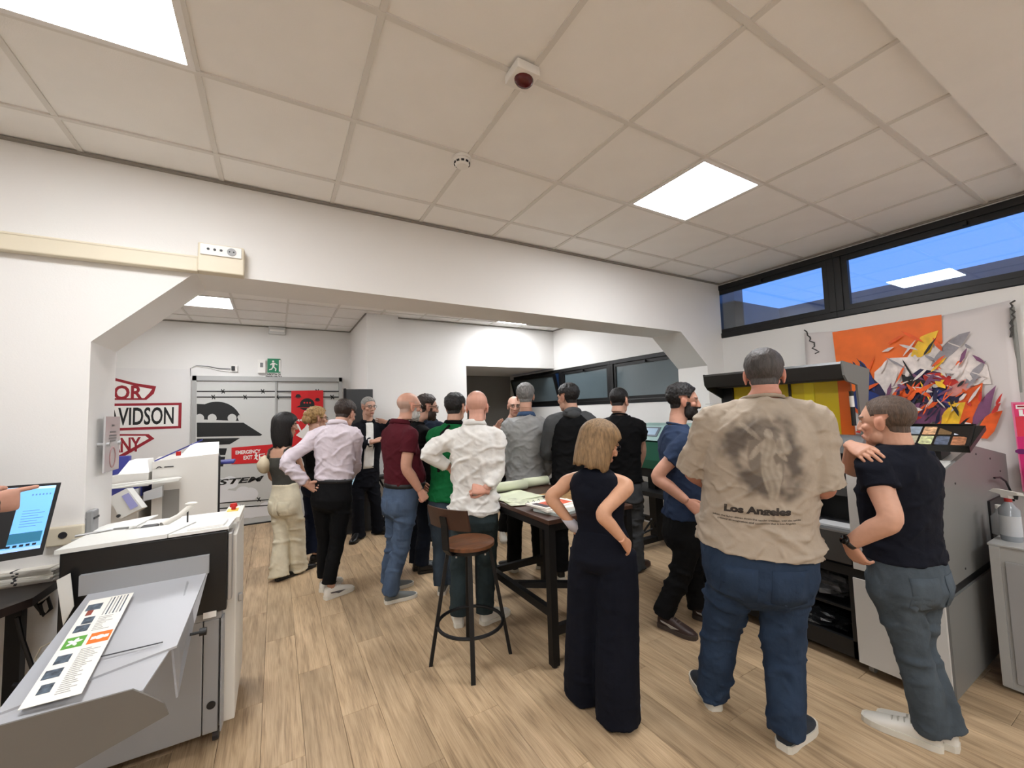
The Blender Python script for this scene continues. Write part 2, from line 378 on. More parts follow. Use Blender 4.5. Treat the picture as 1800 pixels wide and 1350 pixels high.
# fire alarm sounder and smoke detector
c = onZ(918, 134, CZ-.03); t = thing('fire_alarm', 'white square fire alarm box with dark red lens on the ceiling grid', 'alarm', (c[0], c[1], CZ-.007)); O = t.location
b = MB(O); b.box((c[0]-.055, c[1]-.055, CZ-.05), (c[0]+.055, c[1]+.055, CZ-.008), bev=.008); b.build('housing', m_wp, t, True)
b = MB(O); b.ell((c[0]+.002, c[1]-.008, CZ-.052), (.042, .034, .028), 18, 10); b.build('lens', mat('red_lens', (.33, .04, .05), .2), t, True)
c = onZ(812, 282, CZ-.02); t = thing('smoke_detector', 'round white smoke detector at a crossing of the ceiling grid', 'detector', (c[0], c[1], CZ-.007)); O = t.location
b = MB(O); b.cyl((c[0], c[1], CZ-.022), (c[0], c[1], CZ-.007), .052, 28); b.build('base', m_wp, t, True)
b = MB(O); b.tube([(c[0], c[1], CZ-.058), (c[0], c[1], CZ-.055), (c[0], c[1], CZ-.04), (c[0], c[1], CZ-.022)], [.02, .032, .042, .045], 28); b.build('head', m_wp, t, True)
for k in range(10):
    a = 2*math.pi*k/10; b = MB(O); p = np.array([c[0]+.0385*math.cos(a), c[1]+.0385*math.sin(a), CZ-.044]); u = np.array([-math.sin(a), math.cos(a), 0]); r = np.array([math.cos(a), math.sin(a), 0])
    b.prism([p-u*.008-r*.004, p+u*.008-r*.004, p+u*.008+r*.006, p-u*.008+r*.006], (0, 0, .009)); b.build('vent_slot', m_blackp, t)
# cable trunking with socket box on the partition
t = thing('cable_trunking', 'cream wall trunking running along the partition to the socket box', 'trunking', (-1.6, PY, 2.48)); O = t.location
b = MB(O); b.box((-3.2, PY-.055, 2.435), (-.384, PY, 2.525), bev=.006); b.build('channel', m_cream, t)
b = MB(O); b.box((-3.2, PY-.0575, 2.512), (-.384, PY-.05, 2.518)); b.build('cover_line', m_cream, t)
t = thing('socket_box', 'cream surface socket box at the end of the trunking', 'socket', (-.27, PY, 2.5)); O = t.location
b = MB(O); b.box((-.384, PY-.075, 2.435), (-.165, PY, 2.60), bev=.007); b.build('housing', m_cream, t)
b = MB(O); b.box((-.372, PY-.084, 2.53), (-.177, PY-.074, 2.592), bev=.003); b.build('socket_plate', m_wp, t)
for xx in (-.335, -.305, -.275): 
    b = MB(O); b.cyl((xx, PY-.0865, 2.563), (xx, PY-.083, 2.563), .007, 10); b.build('socket_hole', m_blackp, t)
b = MB(O); b.cyl((-.225, PY-.088, 2.561), (-.225, PY-.083, 2.561), .022, 20); b.build('round_socket', mat('grey_plastic', (.6, .6, .6), .5), t)
for dx in (-.01, .01): b = MB(O); b.cyl((-.225+dx, PY-.0895, 2.561), (-.225+dx, PY-.0875, 2.561), .004, 8); b.build('socket_hole', m_blackp, t)
# acrylic sign on the reveal of the opening
t = thing('acrylic_sign', 'small clear acrylic notice on steel standoffs inside the left pillar', 'sign', (-.825, 3.12, 1.48)); O = t.location
b = MB(O); b.box((-.795, 3.0, 1.335), (-.787, 3.235, 1.635)); b.build('panel', mat('acrylic', (.74, .735, .73), .15, spec=.6), t)
for yy in (3.03, 3.21): b = MB(O); b.cyl((-.825, yy, 1.485), (-.775, yy, 1.485), .011, 12); b.build('standoff', m_steel, t, True)
pass
for k, (y, w_) in enumerate(((1.585, .04), (1.55, .1), (1.53, .12), (1.515, .12), (1.50, .09))):
    b = MB(O); b.box((-.7868, 3.118-w_/2, y-.0045), (-.786, 3.118+w_/2, y+.0045)); b.build('notice_line', mat('notice_text', (.45, .44, .44), .5), t)
b = MB(O); b.tube([(-.7865, 3.118+.045*math.cos(a), 1.41+.055*math.sin(a)) for a in np.linspace(0, 2*math.pi, 20, endpoint=False)], .004, 6, closed=True); b.build('notice_ring', mat('notice_pink', (.62, .48, .48), .5), t)
pieces('notice_mark', [[(-.02, -.03), (.02, -.03), (.02, .03), (-.02, .03)]], mat('notice_rose', (.66, .36, .36), .5), t, (0, -1, 0), (0, 0, 1), (-.7865, 3.118, 1.41))
# exit sign, caption, sounder, emergency luminaire, cable
def bw(x, y): return onY(x, y, BY)
t = thing('exit_sign', 'small green running man exit sign above the sliding door', 'sign', bw(481, 642)); O = np.array(t.location)
p0, p1 = bw(470, 655), bw(493, 631); b = MB(O); b.box((p0[0], BY-.012, p0[2]), (p1[0], BY, p1[2])); b.build('sign_plate', mat('exit_green', (.02, .48, .32), .5), t)
cx, cz = (p0[0]+p1[0])/2, (p0[2]+p1[2])/2; h = p1[2]-p0[2]; sx = h*.9
def fig(pts): return [(x*h-.0, y*h) for x, y in pts]
pieces('running_figure', [fig([(-.05+.07*math.cos(a), .30+.07*math.sin(a)) for a in np.linspace(0, 6.28, 10, endpoint=False)]),
    fig([(-.12, .2), (.05, .2), (.02, -.1), (-.1, -.1)]), fig([(.03, .2), (.22, .08), (.2, .03), (.03, .12)]), fig([(-.1, .2), (-.25, .08), (-.2, .02), (-.1, .1)]),
    fig([(-.05, -.1), (.02, -.08), (.16, -.22), (.12, -.4), (.06, -.38), (.08, -.24)]), fig([(-.1, -.08), (-.02, -.1), (-.12, -.28), (-.3, -.34), (-.3, -.28), (-.16, -.22)]), fig([(.3, -.42), (.42, -.42), (.42, .42), (.3, .42)])],
    m_wp, t, (1, 0, 0), (0, 0, 1), (cx, BY-.012, cz), ext=.002)
b = MB(O); q0, q1 = bw(470, 663), bw(494, 656); b.box((q0[0], BY-.006, q0[2]-.015), (q1[0], BY, q1[2])); b.build('caption_plate', m_wp, t)
lettering('caption', 'USCITA DI', .040, (cx, BY-.006, q1[2]-.022), (1, 0, 0), (0, 0, 1), m_blk, t, off=.002)
lettering('caption', 'EMERGENZA', .040, (cx, BY-.006, q1[2]-.062), (1, 0, 0), (0, 0, 1), m_blk, t, off=.002)
c = bw(460, 644); t = thing('wall_sounder', 'small white rounded alarm unit left of the green exit sign', 'alarm', c); b = MB(c)
b.box((c[0]-.05, BY-.06, c[2]-.11), (c[0]+.05, BY, c[2]+.1), bev=.03); b.build('housing', m_wp, t, True); b = MB(c); b.box((c[0]-.02, BY-.064, c[2]-.02), (c[0]+.02, BY-.058, c[2]+.05)); b.build('grille', mat('grey_plastic'+'2', (.45, .45, .45), .5), t)
p0, p1 = bw(472, 588), bw(502, 577); c = (p0+p1)/2; t = thing('emergency_light', 'unlit wall emergency light just under the rear ceiling', 'light', (c[0], BY, c[2])); O = np.array(t.location)
b = MB(O); b.box((p0[0], BY-.07, p0[2]), (p1[0], BY, p1[2]), bev=.012); b.build('housing', mat('lamp_cover', (.80, .80, .79), .35), t, True); b = MB(O); b.box((p0[0]+.02, BY-.072, c[2]-.015), (p1[0]-.02, BY-.069, c[2]+.015)); b.build('tube', m_wp, t)
t = thing('wall_socket', 'white wall socket above the left end of the sliding door', 'socket', bw(412, 648)); c = bw(412, 648); b = MB(c); b.box((c[0]-.045, BY-.03, c[2]-.055), (c[0]+.045, BY, c[2]+.055), bev=.006); b.build('plate', m_wp, t)
b = MB(c); b.box((c[0]-.035, BY-.06, c[2]-.035), (c[0]+.01, BY-.028, c[2]+.035), bev=.008); b.build('plug', m_blackp, t)
for dz in (0, -1):
    pts = [bw(x, y+dz*-5*((x-335)/75 if x > 335 else 0)) for x, y in ((335, 662), (335, 648), (345, 643), (365, 644), (385, 648), (408, 649))]
    tag(MB().tube([(p[0], BY-.012, p[2]) for p in pts], .006, 8).build('power_cable', m_wp if dz else mat('grey_cable', (.4, .4, .4), .5), None, True), 'white cable looping to the wall socket' if dz else 'grey cable looping to the wall socket', 'cable', 'cables at the rear wall socket')
# ------------------------------------------------------------------ shield banner on the back wall (letters as printed)
def bxz(x, y): p = bw(x, y); return np.array([p[0], p[2]])
t = thing('shield_banner', 'white banner with red shield, black lettering and red border, half behind the pillar', 'banner', (-2.2, BY, 1.6)); O = np.array(t.location)
xr = bw(320, 700)[0]; xl = -2.86
b = MB(O); b.box((XL+.05, BY-.014, .35), (bw(335, 700)[0], BY-.004, 2.35)); b.build('banner_sheet', mat('banner_white', (.885, .875, .865), .6), t)
def bar(zt, zb, x0, x1, m_, lift): q = MB(O); q.box((x0, BY-.014-lift, zb), (x1, BY-.0135, zt)); return q.build('border_panel', m_, t)
zt, zb = bw(310, 708)[2], bw(310, 753)[2]
mid = (xr+xl)/2
ol = lambda s, top: [(mid-s*.5, 0)]
# upper ribbon: red outline, white field, letters
f = lambda pts: [tuple(bxz(x, y)-np.array([0, 0])) for x, y in pts]
def poly_xz(name, polys, m_, lift, ext=.001): return pieces(name, polys, m_, t, (1, 0, 0), (0, 0, 1), (0, BY-.014, 0), ext=ext, lift=lift)
up_o = f([(275, 679), (271, 692), (258, 703), (120, 703), (120, 655), (205, 665), (240, 674)]); up_i = f([(268, 684), (263, 691), (254, 700), (120, 700), (120, 660), (205, 670), (240, 679)])
poly_xz('shield_outline', [up_o], m_dkred, .001); poly_xz('shield_field', [up_i], m_wp, .002)
lo_o = f([(272, 771), (262, 763), (120, 763), (120, 860), (202, 812)]); lo_i = f([(262, 771), (256, 766), (120, 766), (120, 850), (200, 806)])
poly_xz('shield_outline', [lo_o], m_dkred, .001); poly_xz('shield_field', [lo_i], m_wp, .002)
bar(zt, zb, xl, xr, m_dkred, .004); bar(zt-.035, zb+.035, xl+.03, xr-.035, m_wp, .006)
z1, z2 = bw(250, 716)[2], bw(250, 747)[2]
def word(s, x1, zc, hgt, width, m_, lift, shear=0., off=.03, jx='RIGHT'):
    me = text_mesh(s, 1, off, shear); xs_ = [v.co.x for v in me.vertices]; ys_ = [v.co.y for v in me.vertices]
    a, w_ = min(xs_), max(xs_)-min(xs_); c_, h_ = min(ys_), max(ys_)-min(ys_)
    for v in me.vertices: v.co = Vector(np.array([x1-width+(v.co.x-a)/w_*width, BY-.014-lift, zc-hgt/2+(v.co.y-c_)/h_*hgt])-O)
    me.flip_normals(); return link('lettering', me, m_, t)
word('HARLEY-DAVIDSON', bw(306, 730)[0], (z1+z2)/2, (z1-z2), 1.46, m_blk, .008, off=.02)
word('MOTOR', bw(252, 690)[0], bw(240, 690)[2], bw(240, 677)[2]-bw(240, 702)[2], .76, m_dkred, .004)
word('COMPANY', bw(248, 780)[0], bw(240, 781)[2], bw(240, 768)[2]-bw(240, 794)[2], 0.74, m_dkred, .004, shear=-.05)
# ------------------------------------------------------------------ sliding door with graphics
dl, dr, dt = bw(340, 665)[0], bw(600, 668)[0], bw(470, 663)[2]
t = bpy.data.objects.new('door_1', None); COL.objects.link(t); t.location = ((dl+dr)/2, BY, 0); struct(t); O = np.array(t.location)
m_alu = mat('aluminium_grey', (.66, .66, .65), .4, .3); m_leaf = mat('door_leaf_grey', (.78, .78, .765), .5)
for a, b_ in (((dl, 0), (dl+.05, dt)), ((dr-.05, 0), (dr, dt)), ((dl, dt-.07), (dr, dt))):
    b = MB(O); b.box((a[0], BY-.10, a[1]), (b_[0], BY-.002, b_[1])); b.build('door_frame', m_alu, t)
xm = bw(486, 700)[0]
for k, (a, b_) in enumerate(((dl+.05, xm), (xm-.02, dr-.05))):
    b = MB(O); y = BY-.075+k*.022; b.box((a, y, .015), (b_, y+.02, dt-.075)); b.build('door_leaf', m_leaf, t)
b = MB(O); b.box((xm-.022, BY-.082, .015), (xm+.004, BY-.05, dt-.075)); b.build('door_stile', m_alu, t)
b = MB(O); b.box((dl, BY-.11, 0), (dr, BY-.01, .014)); b.build('door_track', m_blackm, t)
DY = BY-.0765
def dp(x, y): p = onY(x, y, DY); return (p[0], p[2])
def dpoly(name, pts_list, m_, lift=.0005, ext=.001): return pieces(name, [[dp(*q) for q in P] for P in pts_list], m_, t, (1, 0, 0), (0, 0, 1), (0, DY, 0), ext=ext, lift=lift)
def arc(cx, cy, rx, ry, a0, a1, n=20): return [(cx+rx*math.cos(R_(a)), cy-ry*math.sin(R_(a))) for a in np.linspace(a0, a1, n)]
cxp = 348.5
dome = [(346, 737)]+[(346, 710)]+arc(381, 740, 42, 34, 120, 4, 18)+[(421, 728), (417, 733), (420, 740)]
dpoly('saucer_print', [dome], m_blk)
for q in (354, 373, 408): dpoly('saucer_porthole', [arc(q if q > 360 else 351, 735, 8, 7.5, 0, 360, 14)[:-1]], m_leaf, .002)
dpoly('saucer_print', [[(346, 743), (428, 743), (461, 764), (458, 766), (346, 768)], [(346, 771), (422, 770), (404, 781), (346, 783)], [(376, 788), (399, 788), (396, 800), (376, 800)], [(380, 803), (396, 803), (392, 820), (382, 820)]], m_blk)
# barbed wire lines and barbs
for y0, y1 in ((688, 688), (698, 698)):
    dpoly('wire_print', [[(346, y0-.9), (597, y1-.9), (597, y1+.9), (346, y0+.9)]], m_blk)
dpoly('wire_print', [[(384, 884), (520, 874), (520, 875.5), (384, 885.5)], [(384, 893), (520, 884), (520, 886), (384, 895)]], m_blk)
for x, y in ((392, 688), (462, 688), (558, 688), (375, 698), (431, 698), (487, 698), (584, 698), (455, 878), (425, 891)):
    dpoly('barb_print', [[(x-4, y-3), (x-2.5, y-4), (x+4, y+3), (x+2.5, y+4)], [(x-3, y+3.5), (x-1.5, y+4), (x+3, y-3.5), (x+1.5, y-4)]], m_blk)
# clouds along the bottom
m_cloud = mat('cloud_print', (.88, .88, .885), .55); m_cloud2 = mat('cloud_print_grey', (.70, .70, .705), .55)
def cloud(xs_, yb, ys_, r): 
    
    for k_, (x, y) in enumerate(zip(xs_, ys_)): dpoly('cloud_print', [arc(x, y, r, r*.8, 0, 360, 18)[:-1]], m_cloud, .0003+.0002*k_, .0002)
cloud((392, 405, 428, 440), 0, (852, 848, 866, 868), 14); cloud((390, 415, 440, 470), 0, (905, 897, 899, 894), 15)
dpoly('cloud_print', [[(385, 860), (445, 866), (448, 878), (385, 884)], [(385, 897), (500, 888), (500, 903), (385, 916)]], m_cloud, .0013, .0002)
def word_d(s, x0, x1, y0, y1, m_, lift=.0025, shear=0., off=.03):
    me = text_mesh(s, 1, off, shear); X = [v.co.x for v in me.vertices]; Z = [v.co.y for v in me.vertices]
    a, w_ = min(X), max(X)-min(X); c_, h_ = min(Z), max(Z)-min(Z)
    P0, P1 = onY(x0, y1, DY), onY(x1, y0, DY)
    for v in me.vertices: v.co = Vector(np.array([P0[0]+(v.co.x-a)/w_*(P1[0]-P0[0]), DY-lift, P0[2]+(v.co.y-c_)/h_*(P1[2]-P0[2])])-O)
    me.flip_normals(); return link('lettering', me, m_, t)
word_d('SYSTEM', 345, 464, 836, 857, m_blk, shear=.3)
# red signs on the door
t2 = thing('emergency_exit_sign', 'red EMERGENCY EXIT sign with white lettering low on the sliding door', 'sign', (*[onY(440, 798, DY)[0]], DY, onY(440, 798, DY)[2]))
t_, O_ = t, O; t, O = t2, np.array(t2.location)
dpoly('sign_plate', [[(407, 787), (490, 780), (490, 812), (407, 816)]], m_red, .002, .004)
word_d('EMERGENCY', 414, 458, 789.5, 799, m_wp, .0075); word_d('EXIT', 428, 444, 800, 808, m_wp, .0075)
dpoly('running_figure', [[(446, 808), (449, 803), (447, 800), (451, 798), (454, 801), (451, 804), (454, 808), (452, 809), (449, 806)], [(449, 796), (452, 796), (452, 799), (449, 799)], [(455, 798), (466, 797), (466, 798.3), (457, 799.2), (457, 810), (455, 810)]], m_wp, .0075)
t2 = thing('red_poster', 'red poster with black flying saucers behind the two women', 'poster', (onY(540, 730, DY)[0], DY, onY(540, 730, DY)[2])); t, O = t2, np.array(t2.location)
dpoly('poster_sheet', [[(512, 687), (568, 686), (568, 800), (512, 800)]], m_red, .004, .003)
for (x, y, s_) in ((540, 712, 1.0), (524, 697, .35), (558, 703, .3)):
    dpoly('saucer_print', [[(x-20*s_, y+4*s_)]+[(x-12*s_, y)]+arc(x, y-1*s_, 13*s_, 11*s_, 180, 0, 10)+[(x+12*s_, y), (x+20*s_, y+4*s_)], [(x-14*s_, y+5*s_), (x+14*s_, y+5*s_), (x+6*s_, y+9*s_), (x-6*s_, y+9*s_)]], m_blk, .0075)
for q in (-5, 0, 5): dpoly('saucer_porthole', [arc(540+q, 708, 1.6, 1.6, 0, 360, 8)[:-1]], m_red, .0095)
word_d('P', 533, 541, 722, 734, m_wp, .0085, .2); word_d('HUMAN SYSTEM', 508, 566, 735.5, 741.5, m_wp, .0085, .2)
dpoly('burst_print', [[(520, 765), (535, 752), (540, 745), (548, 755), (566, 748), (560, 765), (567, 780), (548, 775), (535, 785), (533, 772)]], m_wp, .0075)
dpoly('slash_print', [[(521, 746), (524, 745), (534, 765), (531, 766)]], m_wp, .0090)
# dark door leaf
q0, q1 = onY(604, 690, 6.06), onY(655, 683, 6.06); t = bpy.data.objects.new('door_2', None); COL.objects.link(t); t.location = ((q0[0]+q1[0])/2, 6.06, 0); struct(t); O = np.array(t.location)
b = MB(O); b.box((q0[0], 6.04, .01), (q1[0], 6.08, q1[2]-.01), bev=.004); b.build('door_leaf', mat('anthracite_door', (.23, .235, .24), .5), t)
b = MB(O); b.box((q0[0]+.0, 6.03, .01), (q0[0]+.03, 6.09, q1[2])); b.build('door_stile', m_blackm, t); b = MB(O); b.tube([(q0[0]+.06, 6.04, 1.02), (q0[0]+.06, 5.99, 1.02), (q0[0]+.18, 5.99, 1.02)], .01, 8); b.build('door_handle', m_steel, t, True)
# ================================================================== LEFT: creasing and folding machine with delivery tray
m_mgrey = mat('machine_grey', (.60, .60, .60), .45); m_mwarm = mat('machine_warm_white', (.84, .82, .78), .5); m_mlight = mat('machine_light', (.88, .875, .85), .45)
m_tray = mat('tray_grey', (.70, .70, .71), .4, .15); m_edge = mat('dark_edge', (.16, .16, .17), .5)
t = thing('creasing_machine', 'grey and black sheet creasing machine with a sloping delivery tray, beside the left pillar', 'machine', (-.52, 2.88, 0)); O = np.array(t.location)
b = MB(O); b.box((-.765, 2.60, .09), (-.225, 3.19, .98), bev=.008); b.build('body', m_mgrey, t)
b = MB(O); b.box((-.232, 2.62, .09), (-.170, 3.19, 1.005), bev=.006); b.build('side_panel', m_mwarm, t)
b = MB(O); b.prism([(-.226, 2.555, .09), (-.222, 2.62, .09), (-.222, 2.62, .62), (-.226, 2.555, .62)], (.006, 0, 0)); b.build('side_trim', m_mgrey, t)
b = MB(O); b.box((-.80, 2.565, .62), (-.225, 2.60, .70), bev=.004); b.build('front_panel', m_mgrey, t)
b = MB(O); b.box((-.80, 2.565, .09), (-.300, 2.60, .62), bev=.004); b.build('front_panel', m_mgrey, t)
b = MB(O); b.box((-.296, 2.565, .09), (-.235, 2.60, .62), bev=.004); b.build('front_panel', m_mgrey, t)
b = MB(O); b.box((-.80, 2.545, .66), (-.205, 2.60, 1.045), bev=.005); b.build('black_panel', mat('satin_black', (.045, .045, .05), .35), t)
b = MB(O); b.box((-.815, 2.60, .05), (-.765, 3.1, 1.0), bev=.004); b.build('black_side', m_blackp, t)
b = MB(O); b.box((-.205, 2.56, .70), (-.185, 2.66, 1.03), bev=.005); b.build('corner_trim', m_steel, t)
b = MB(O); b.prism([(-.815, 2.54, 1.045), (-.44, 2.54, 1.05), (-.36, 2.76, 1.05), (-.79, 2.80, 1.045)], (0, 0, .018)); b.build('cover_plate', m_mlight, t)
b = MB(O); b.prism([(-.435, 2.54, 1.05), (-.20, 2.55, 1.05), (-.185, 2.78, 1.045), (-.352, 2.76, 1.05)], (0, 0, .014)); b.build('cover_plate', m_mlight, t)
b = MB(O); b.prism([(-.37, 2.575, 1.064), (-.225, 2.575, 1.064), (-.215, 2.70, 1.062), (-.34, 2.70, 1.064)], (0, 0, .010)); b.build('lid_inset', m_wp, t)
b = MB(O); b.box((-.80, 2.76, .95), (-.18, 3.17, 1.03), bev=.006); b.build('upper_deck', m_mlight, t)
b = MB(O); b.prism([(-.26, 2.80, 1.03), (-.17, 2.80, 1.03), (-.165, 3.16, 1.03), (-.25, 3.16, 1.03)], (0, 0, .025)); bo = b.build('control_box', m_mwarm, t)
b = MB(O); b.box((-.245, 2.99, 1.055), (-.19, 3.07, 1.058)); b.build('yellow_label', mat('label_yellow', (.92, .80, .35), .6), t)
b = MB(O); b.cyl((-.215, 3.03, 1.055), (-.215, 3.03, 1.075), .012, 14); b.cyl((-.215, 3.03, 1.075), (-.215, 3.03, 1.095), .02, 16, r2=.017); b.build('stop_button', mat('stop_red', (.75, .12, .10), .4), t, True)
# things on the deck: feeder arm, sloped sheets
b = MB(O); b.tube([(-.52, 2.87, 1.05), (-.46, 2.93, 1.075), (-.41, 2.97, 1.12)], [.016, .014, .014], 10); b.ell((-.41, 2.97, 1.13), (.03, .02, .01)); b.build('feed_arm', m_mwarm, t, True)
b = MB(O); b.box((-.60, 2.82, 1.03), (-.53, 2.88, 1.062), bev=.008); b.build('knob_block', m_blackp, t)
b = MB(O); b.tube([(-.425, 2.965, 1.03), (-.425, 2.965, 1.10)], .004, 8); b.build('rod', m_edge, t)
b = MB(O); b.prism([(-.86, 2.86, 1.03), (-.66, 2.80, 1.05), (-.60, 2.95, 1.06), (-.80, 3.02, 1.035)], (0, 0, .008)); b.prism([(-.84, 2.90, 1.045), (-.62, 2.86, 1.06), (-.56, 3.0, 1.08), (-.78, 3.06, 1.05)], (0, 0, .006)); b.build('feed_plate', m_mlight, t)
b = MB(O); b.tube([(-.83, 2.80, 1.063), (-.70, 2.83, 1.068), (-.64, 2.81, 1.07)], .006, 8); b.build('guide_bar', m_steel, t)
# tray
b = MB(O); b.box((-.73, 2.52, .86), (-.275, 2.55, .945)); b.build('delivery_slot', m_mgrey, t)
tray = MB(O); tray.prism([(-.70, 2.52, .862), (-.285, 2.52, .862), (-.315, 2.03, .760), (-.72, 1.90, .742)], (0, 0, -.008)); to = tray.build('tray', m_tray, t)
b = MB(O); b.prism([(-.715, 1.86, .728), (-.40, 1.86, .728), (-.355, 1.86, .690), (-.318, 1.86, .655), (-.306, 1.86, .615), (-.66, 1.86, .50), (-.76, 1.86, .455)], (0, -.008, 0)); b.build('tray_lip', mat('tray_lip_grey', (.42, .40, .37), .5), to)
b = MB(O); b.prism([(-.72, 1.86, .728), (-.72, 1.90, .734), (-.335, 2.03, .753), (-.375, 1.86, .714)], (0, 0, -.006)); b.build('tray_fold', m_tray, to)
b = MB(O); b.prism([(-.60, 2.035, .781), (-.36, 2.05, .774), (-.36, 2.055, .775), (-.60, 2.04, .782)], (0, 0, .0015)); b.build('tray_seam', m_edge, to)
pr = [onX(328, 1022, -.315), onX(338, 1096, -.315), onX(311, 1226, -.315), onX(300, 1138, -.315)]
g4 = [onY(328, 1022, 2.46), onY(338, 1097, 2.34), onY(309, 1227, 2.02), onY(300, 1138, 2.06)]; b = MB(O); b.prism(g4, (.006, .002, 0)); b.build('side_guide', mat('guide_grey', (.60, .60, .605), .4, .2), to)
b = MB(O); b.prism([onY(330, 1024, 2.47), onY(363, 1006, 2.53), onY(339, 1096, 2.35)], (.006, .002, 0)); b.build('side_wing', m_tray, to)
b = MB(O); b.prism([(-.79, 2.50, .95), (-.75, 2.50, .97), (-.735, 2.50, .83), (-.765, 2.50, .76)], (0, -.006, 0)); b.build('side_guide', m_mlight, to)
b = MB(O); b.cyl((-.30, 2.2, .72), (-.262, 2.2, .72), .006, 8); b.cyl((-.268, 2.2, .72), (-.244, 2.2, .72), .015, 14); b.build('thumb_knob', m_blackp, to, True)
b = MB(O); b.box((-.297, 2.543, .64), (-.245, 2.546, .668)); b.build('rating_plate', m_wp, t)
b = MB(O); b.cyl((-.262, 2.56, .22), (-.262, 2.566, .22), .018, 18); b.build('cable_hole', m_blackp, t, True)
b = MB(O); b.box((-.168, 2.73, .62), (-.150, 2.76, .66), bev=.004); b.build('latch', m_steel, t)
for x, y in ((-.25, 2.66), (-.25, 3.12), (-.74, 2.66), (-.74, 3.12)):
    b = MB(O); b.cyl((x-.012, y, .036), (x+.012, y, .036), .036, 16); b.box((x-.02, y-.02, .06), (x+.02, y+.02, .095)); b.build('caster', m_edge, t)
# printed sheet on the tray
A, B, C_, D = np.array([-.665, 1.875, .744]), np.array([-.527, 1.875, .744]), np.array([-.527, 2.42, .860]), np.array([-.665, 2.42, .860])
up = nrm(np.cross(B-A, D-A)); t = thing('printed_sheet', 'long printed sheet with green and orange squares lying on the tray', 'print', (A+C_)/2+up*.004); O = np.array(t.location)
b = MB(O); b.prism([q+up*.004 for q in (A, B, C_, D)], up*.0012); b.build('sheet', m_paper, t)
U, V = B-A, D-A
def sp(name, u0, v0, u1, v1, m_, lift=.0056): 
    q = MB(O); q.prism([A+U*u+V*v+up*lift for u, v in ((u0, v0), (u1, v0), (u1, v1), (u0, v1))], up*.0004); return q.build(name, m_, t)
m_green = mat('print_green', (.36, .62, .22), .6); m_orange = mat('print_orange', (.93, .45, .13), .6); m_ptxt = mat('print_text_grey', (.66, .65, .63), .7); m_pimg = mat('print_image_dark', (.30, .34, .38), .6, noise_amt=.8, noise_scale=60)
sp('green_square', .06, .455, .46, .565, m_green); sp('orange_square', .54, .455, .97, .565, m_orange)
def leafshape(u, v, s, a): return [(u+s*math.cos(a)*x-.25*s*math.sin(a)*y, v+(s*math.sin(a)*x+.25*s*math.cos(a)*y)*.25) for x, y in ((0, 0), (.3, .9), (.7, .9), (1, 0), (.7, -.9), (.3, -.9))]
for a in (.3, 1.3, 2.6, -1.2, -2.4):
    q = MB(O); q.prism([A+U*u+V*v+up*.0062 for u, v in leafshape(.26, .51, .17, a)], up*.0003); q.build('leaf_print', m_wp, t)
q = MB(O); q.prism([A+U*(.755+.09*math.cos(a))+V*(.51+.09*.25*math.sin(a))+up*.0062 for a in np.linspace(0, 6.28, 14, endpoint=False)], up*.0003); q.build('ring_print', m_wp, t)
for u0, u1 in ((.58, .67), (.84, .93)): sp('ring_print', u0, .495, u1, .525, m_wp, .0062)
for v in (.08, .20, .32, .615, .70, .86): sp('picture_print', .1+.05*math.sin(v*20), v, .38, v+.075, m_pimg)
for k in range(22):
    v = .045+k*.0175
    sp('text_line', .5, v, .5+.2+.2*random.random(), v+.006, m_ptxt)
for k in range(9): sp('text_line', .48, .60+k*.018, .62+.25*random.random(), .606+k*.018, m_ptxt)
for k in range(6): sp('stripe_print', .50+k*.075, .77, .53+k*.075, .985, m_pimg if k % 2 else m_ptxt)
sp('picture_print', .12, .80, .25, .86, mat('print_red_brown', (.55, .25, .18), .6))
# ------------------------------------------------------------------ desk corner, monitor, paper stack
DZ = .86
t = thing('desk', 'dark wooden desk corner under the monitor', 'desk', (-1.3, 2.5, 0)); O = np.array(t.location)
m_desk = mat('dark_wood', (.13, .09, .075), .45, noise_amt=.25, noise_scale=6, stretch=(1, 8, 1))
b = MB(O); b.prism([(-.90, 2.62, DZ-.035), (-.89, 2.84, DZ-.035), (-2.4, 2.84, DZ-.035), (-2.4, 2.12, DZ-.035), (-1.255, 2.12, DZ-.035)], (0, 0, .035)); b.build('desktop', m_desk, t)
for x, y in ((-1.0, 2.77), (-2.3, 2.77), (-2.3, 2.2), (-1.35, 2.2)): b = MB(O); b.box((x-.025, y-.025, 0), (x+.025, y+.025, DZ-.035)); b.build('leg', m_blackm, t)
P0, P1, P2, P3 = onY(108, 848, 2.60), onY(75, 975, 2.55), onY(0, 985, 2.46), onY(0, 855, 2.51)
ux = nrm(P0-P3); P3, P2 = P0-ux*.56, P1-ux*.56
nz = nrm(np.cross(P1-P2, P3-P2)); t = thing('monitor', 'flat monitor showing a bright blue program window, beside the pointing hand', 'monitor', tuple((P1+P2)/2*[1, 1, 0]+[0, 0, DZ])); O = np.array(t.location)
vy = P0-P1
def mon(name, u0, v0, u1, v1, m_, d0, d1):
    q = MB(O); q.prism([P2+ux*.56*u+vy*v+nz*d0 for u, v in ((u0, v0), (u1, v0), (u1, v1), (u0, v1))], nz*(d1-d0)); return q.build(name, m_, t)
mon('bezel', 0, 0, 1, 1, mat('bezel_dark', (.05, .06, .07), .35), -.025, 0)
m_scr = mat('screen_blue', (.44, .70, .93), .3, emit=.75)
mon('screen', .02, .10, .975, .965, m_scr, 0, .0015)
mon('window_bar', .02, .93, .975, .965, mat('screen_pale', (.70, .85, .97), .3, emit=.8), .0015, .002)
mon('dark_view', .30, .16, .80, .86, mat('screen_dark', (.06, .07, .09), .3), .0015, .002)
mon('strip_view', .80, .20, .965, .34, mat('screen_teal', (.16, .45, .58), .3, emit=.4), .0015, .002)
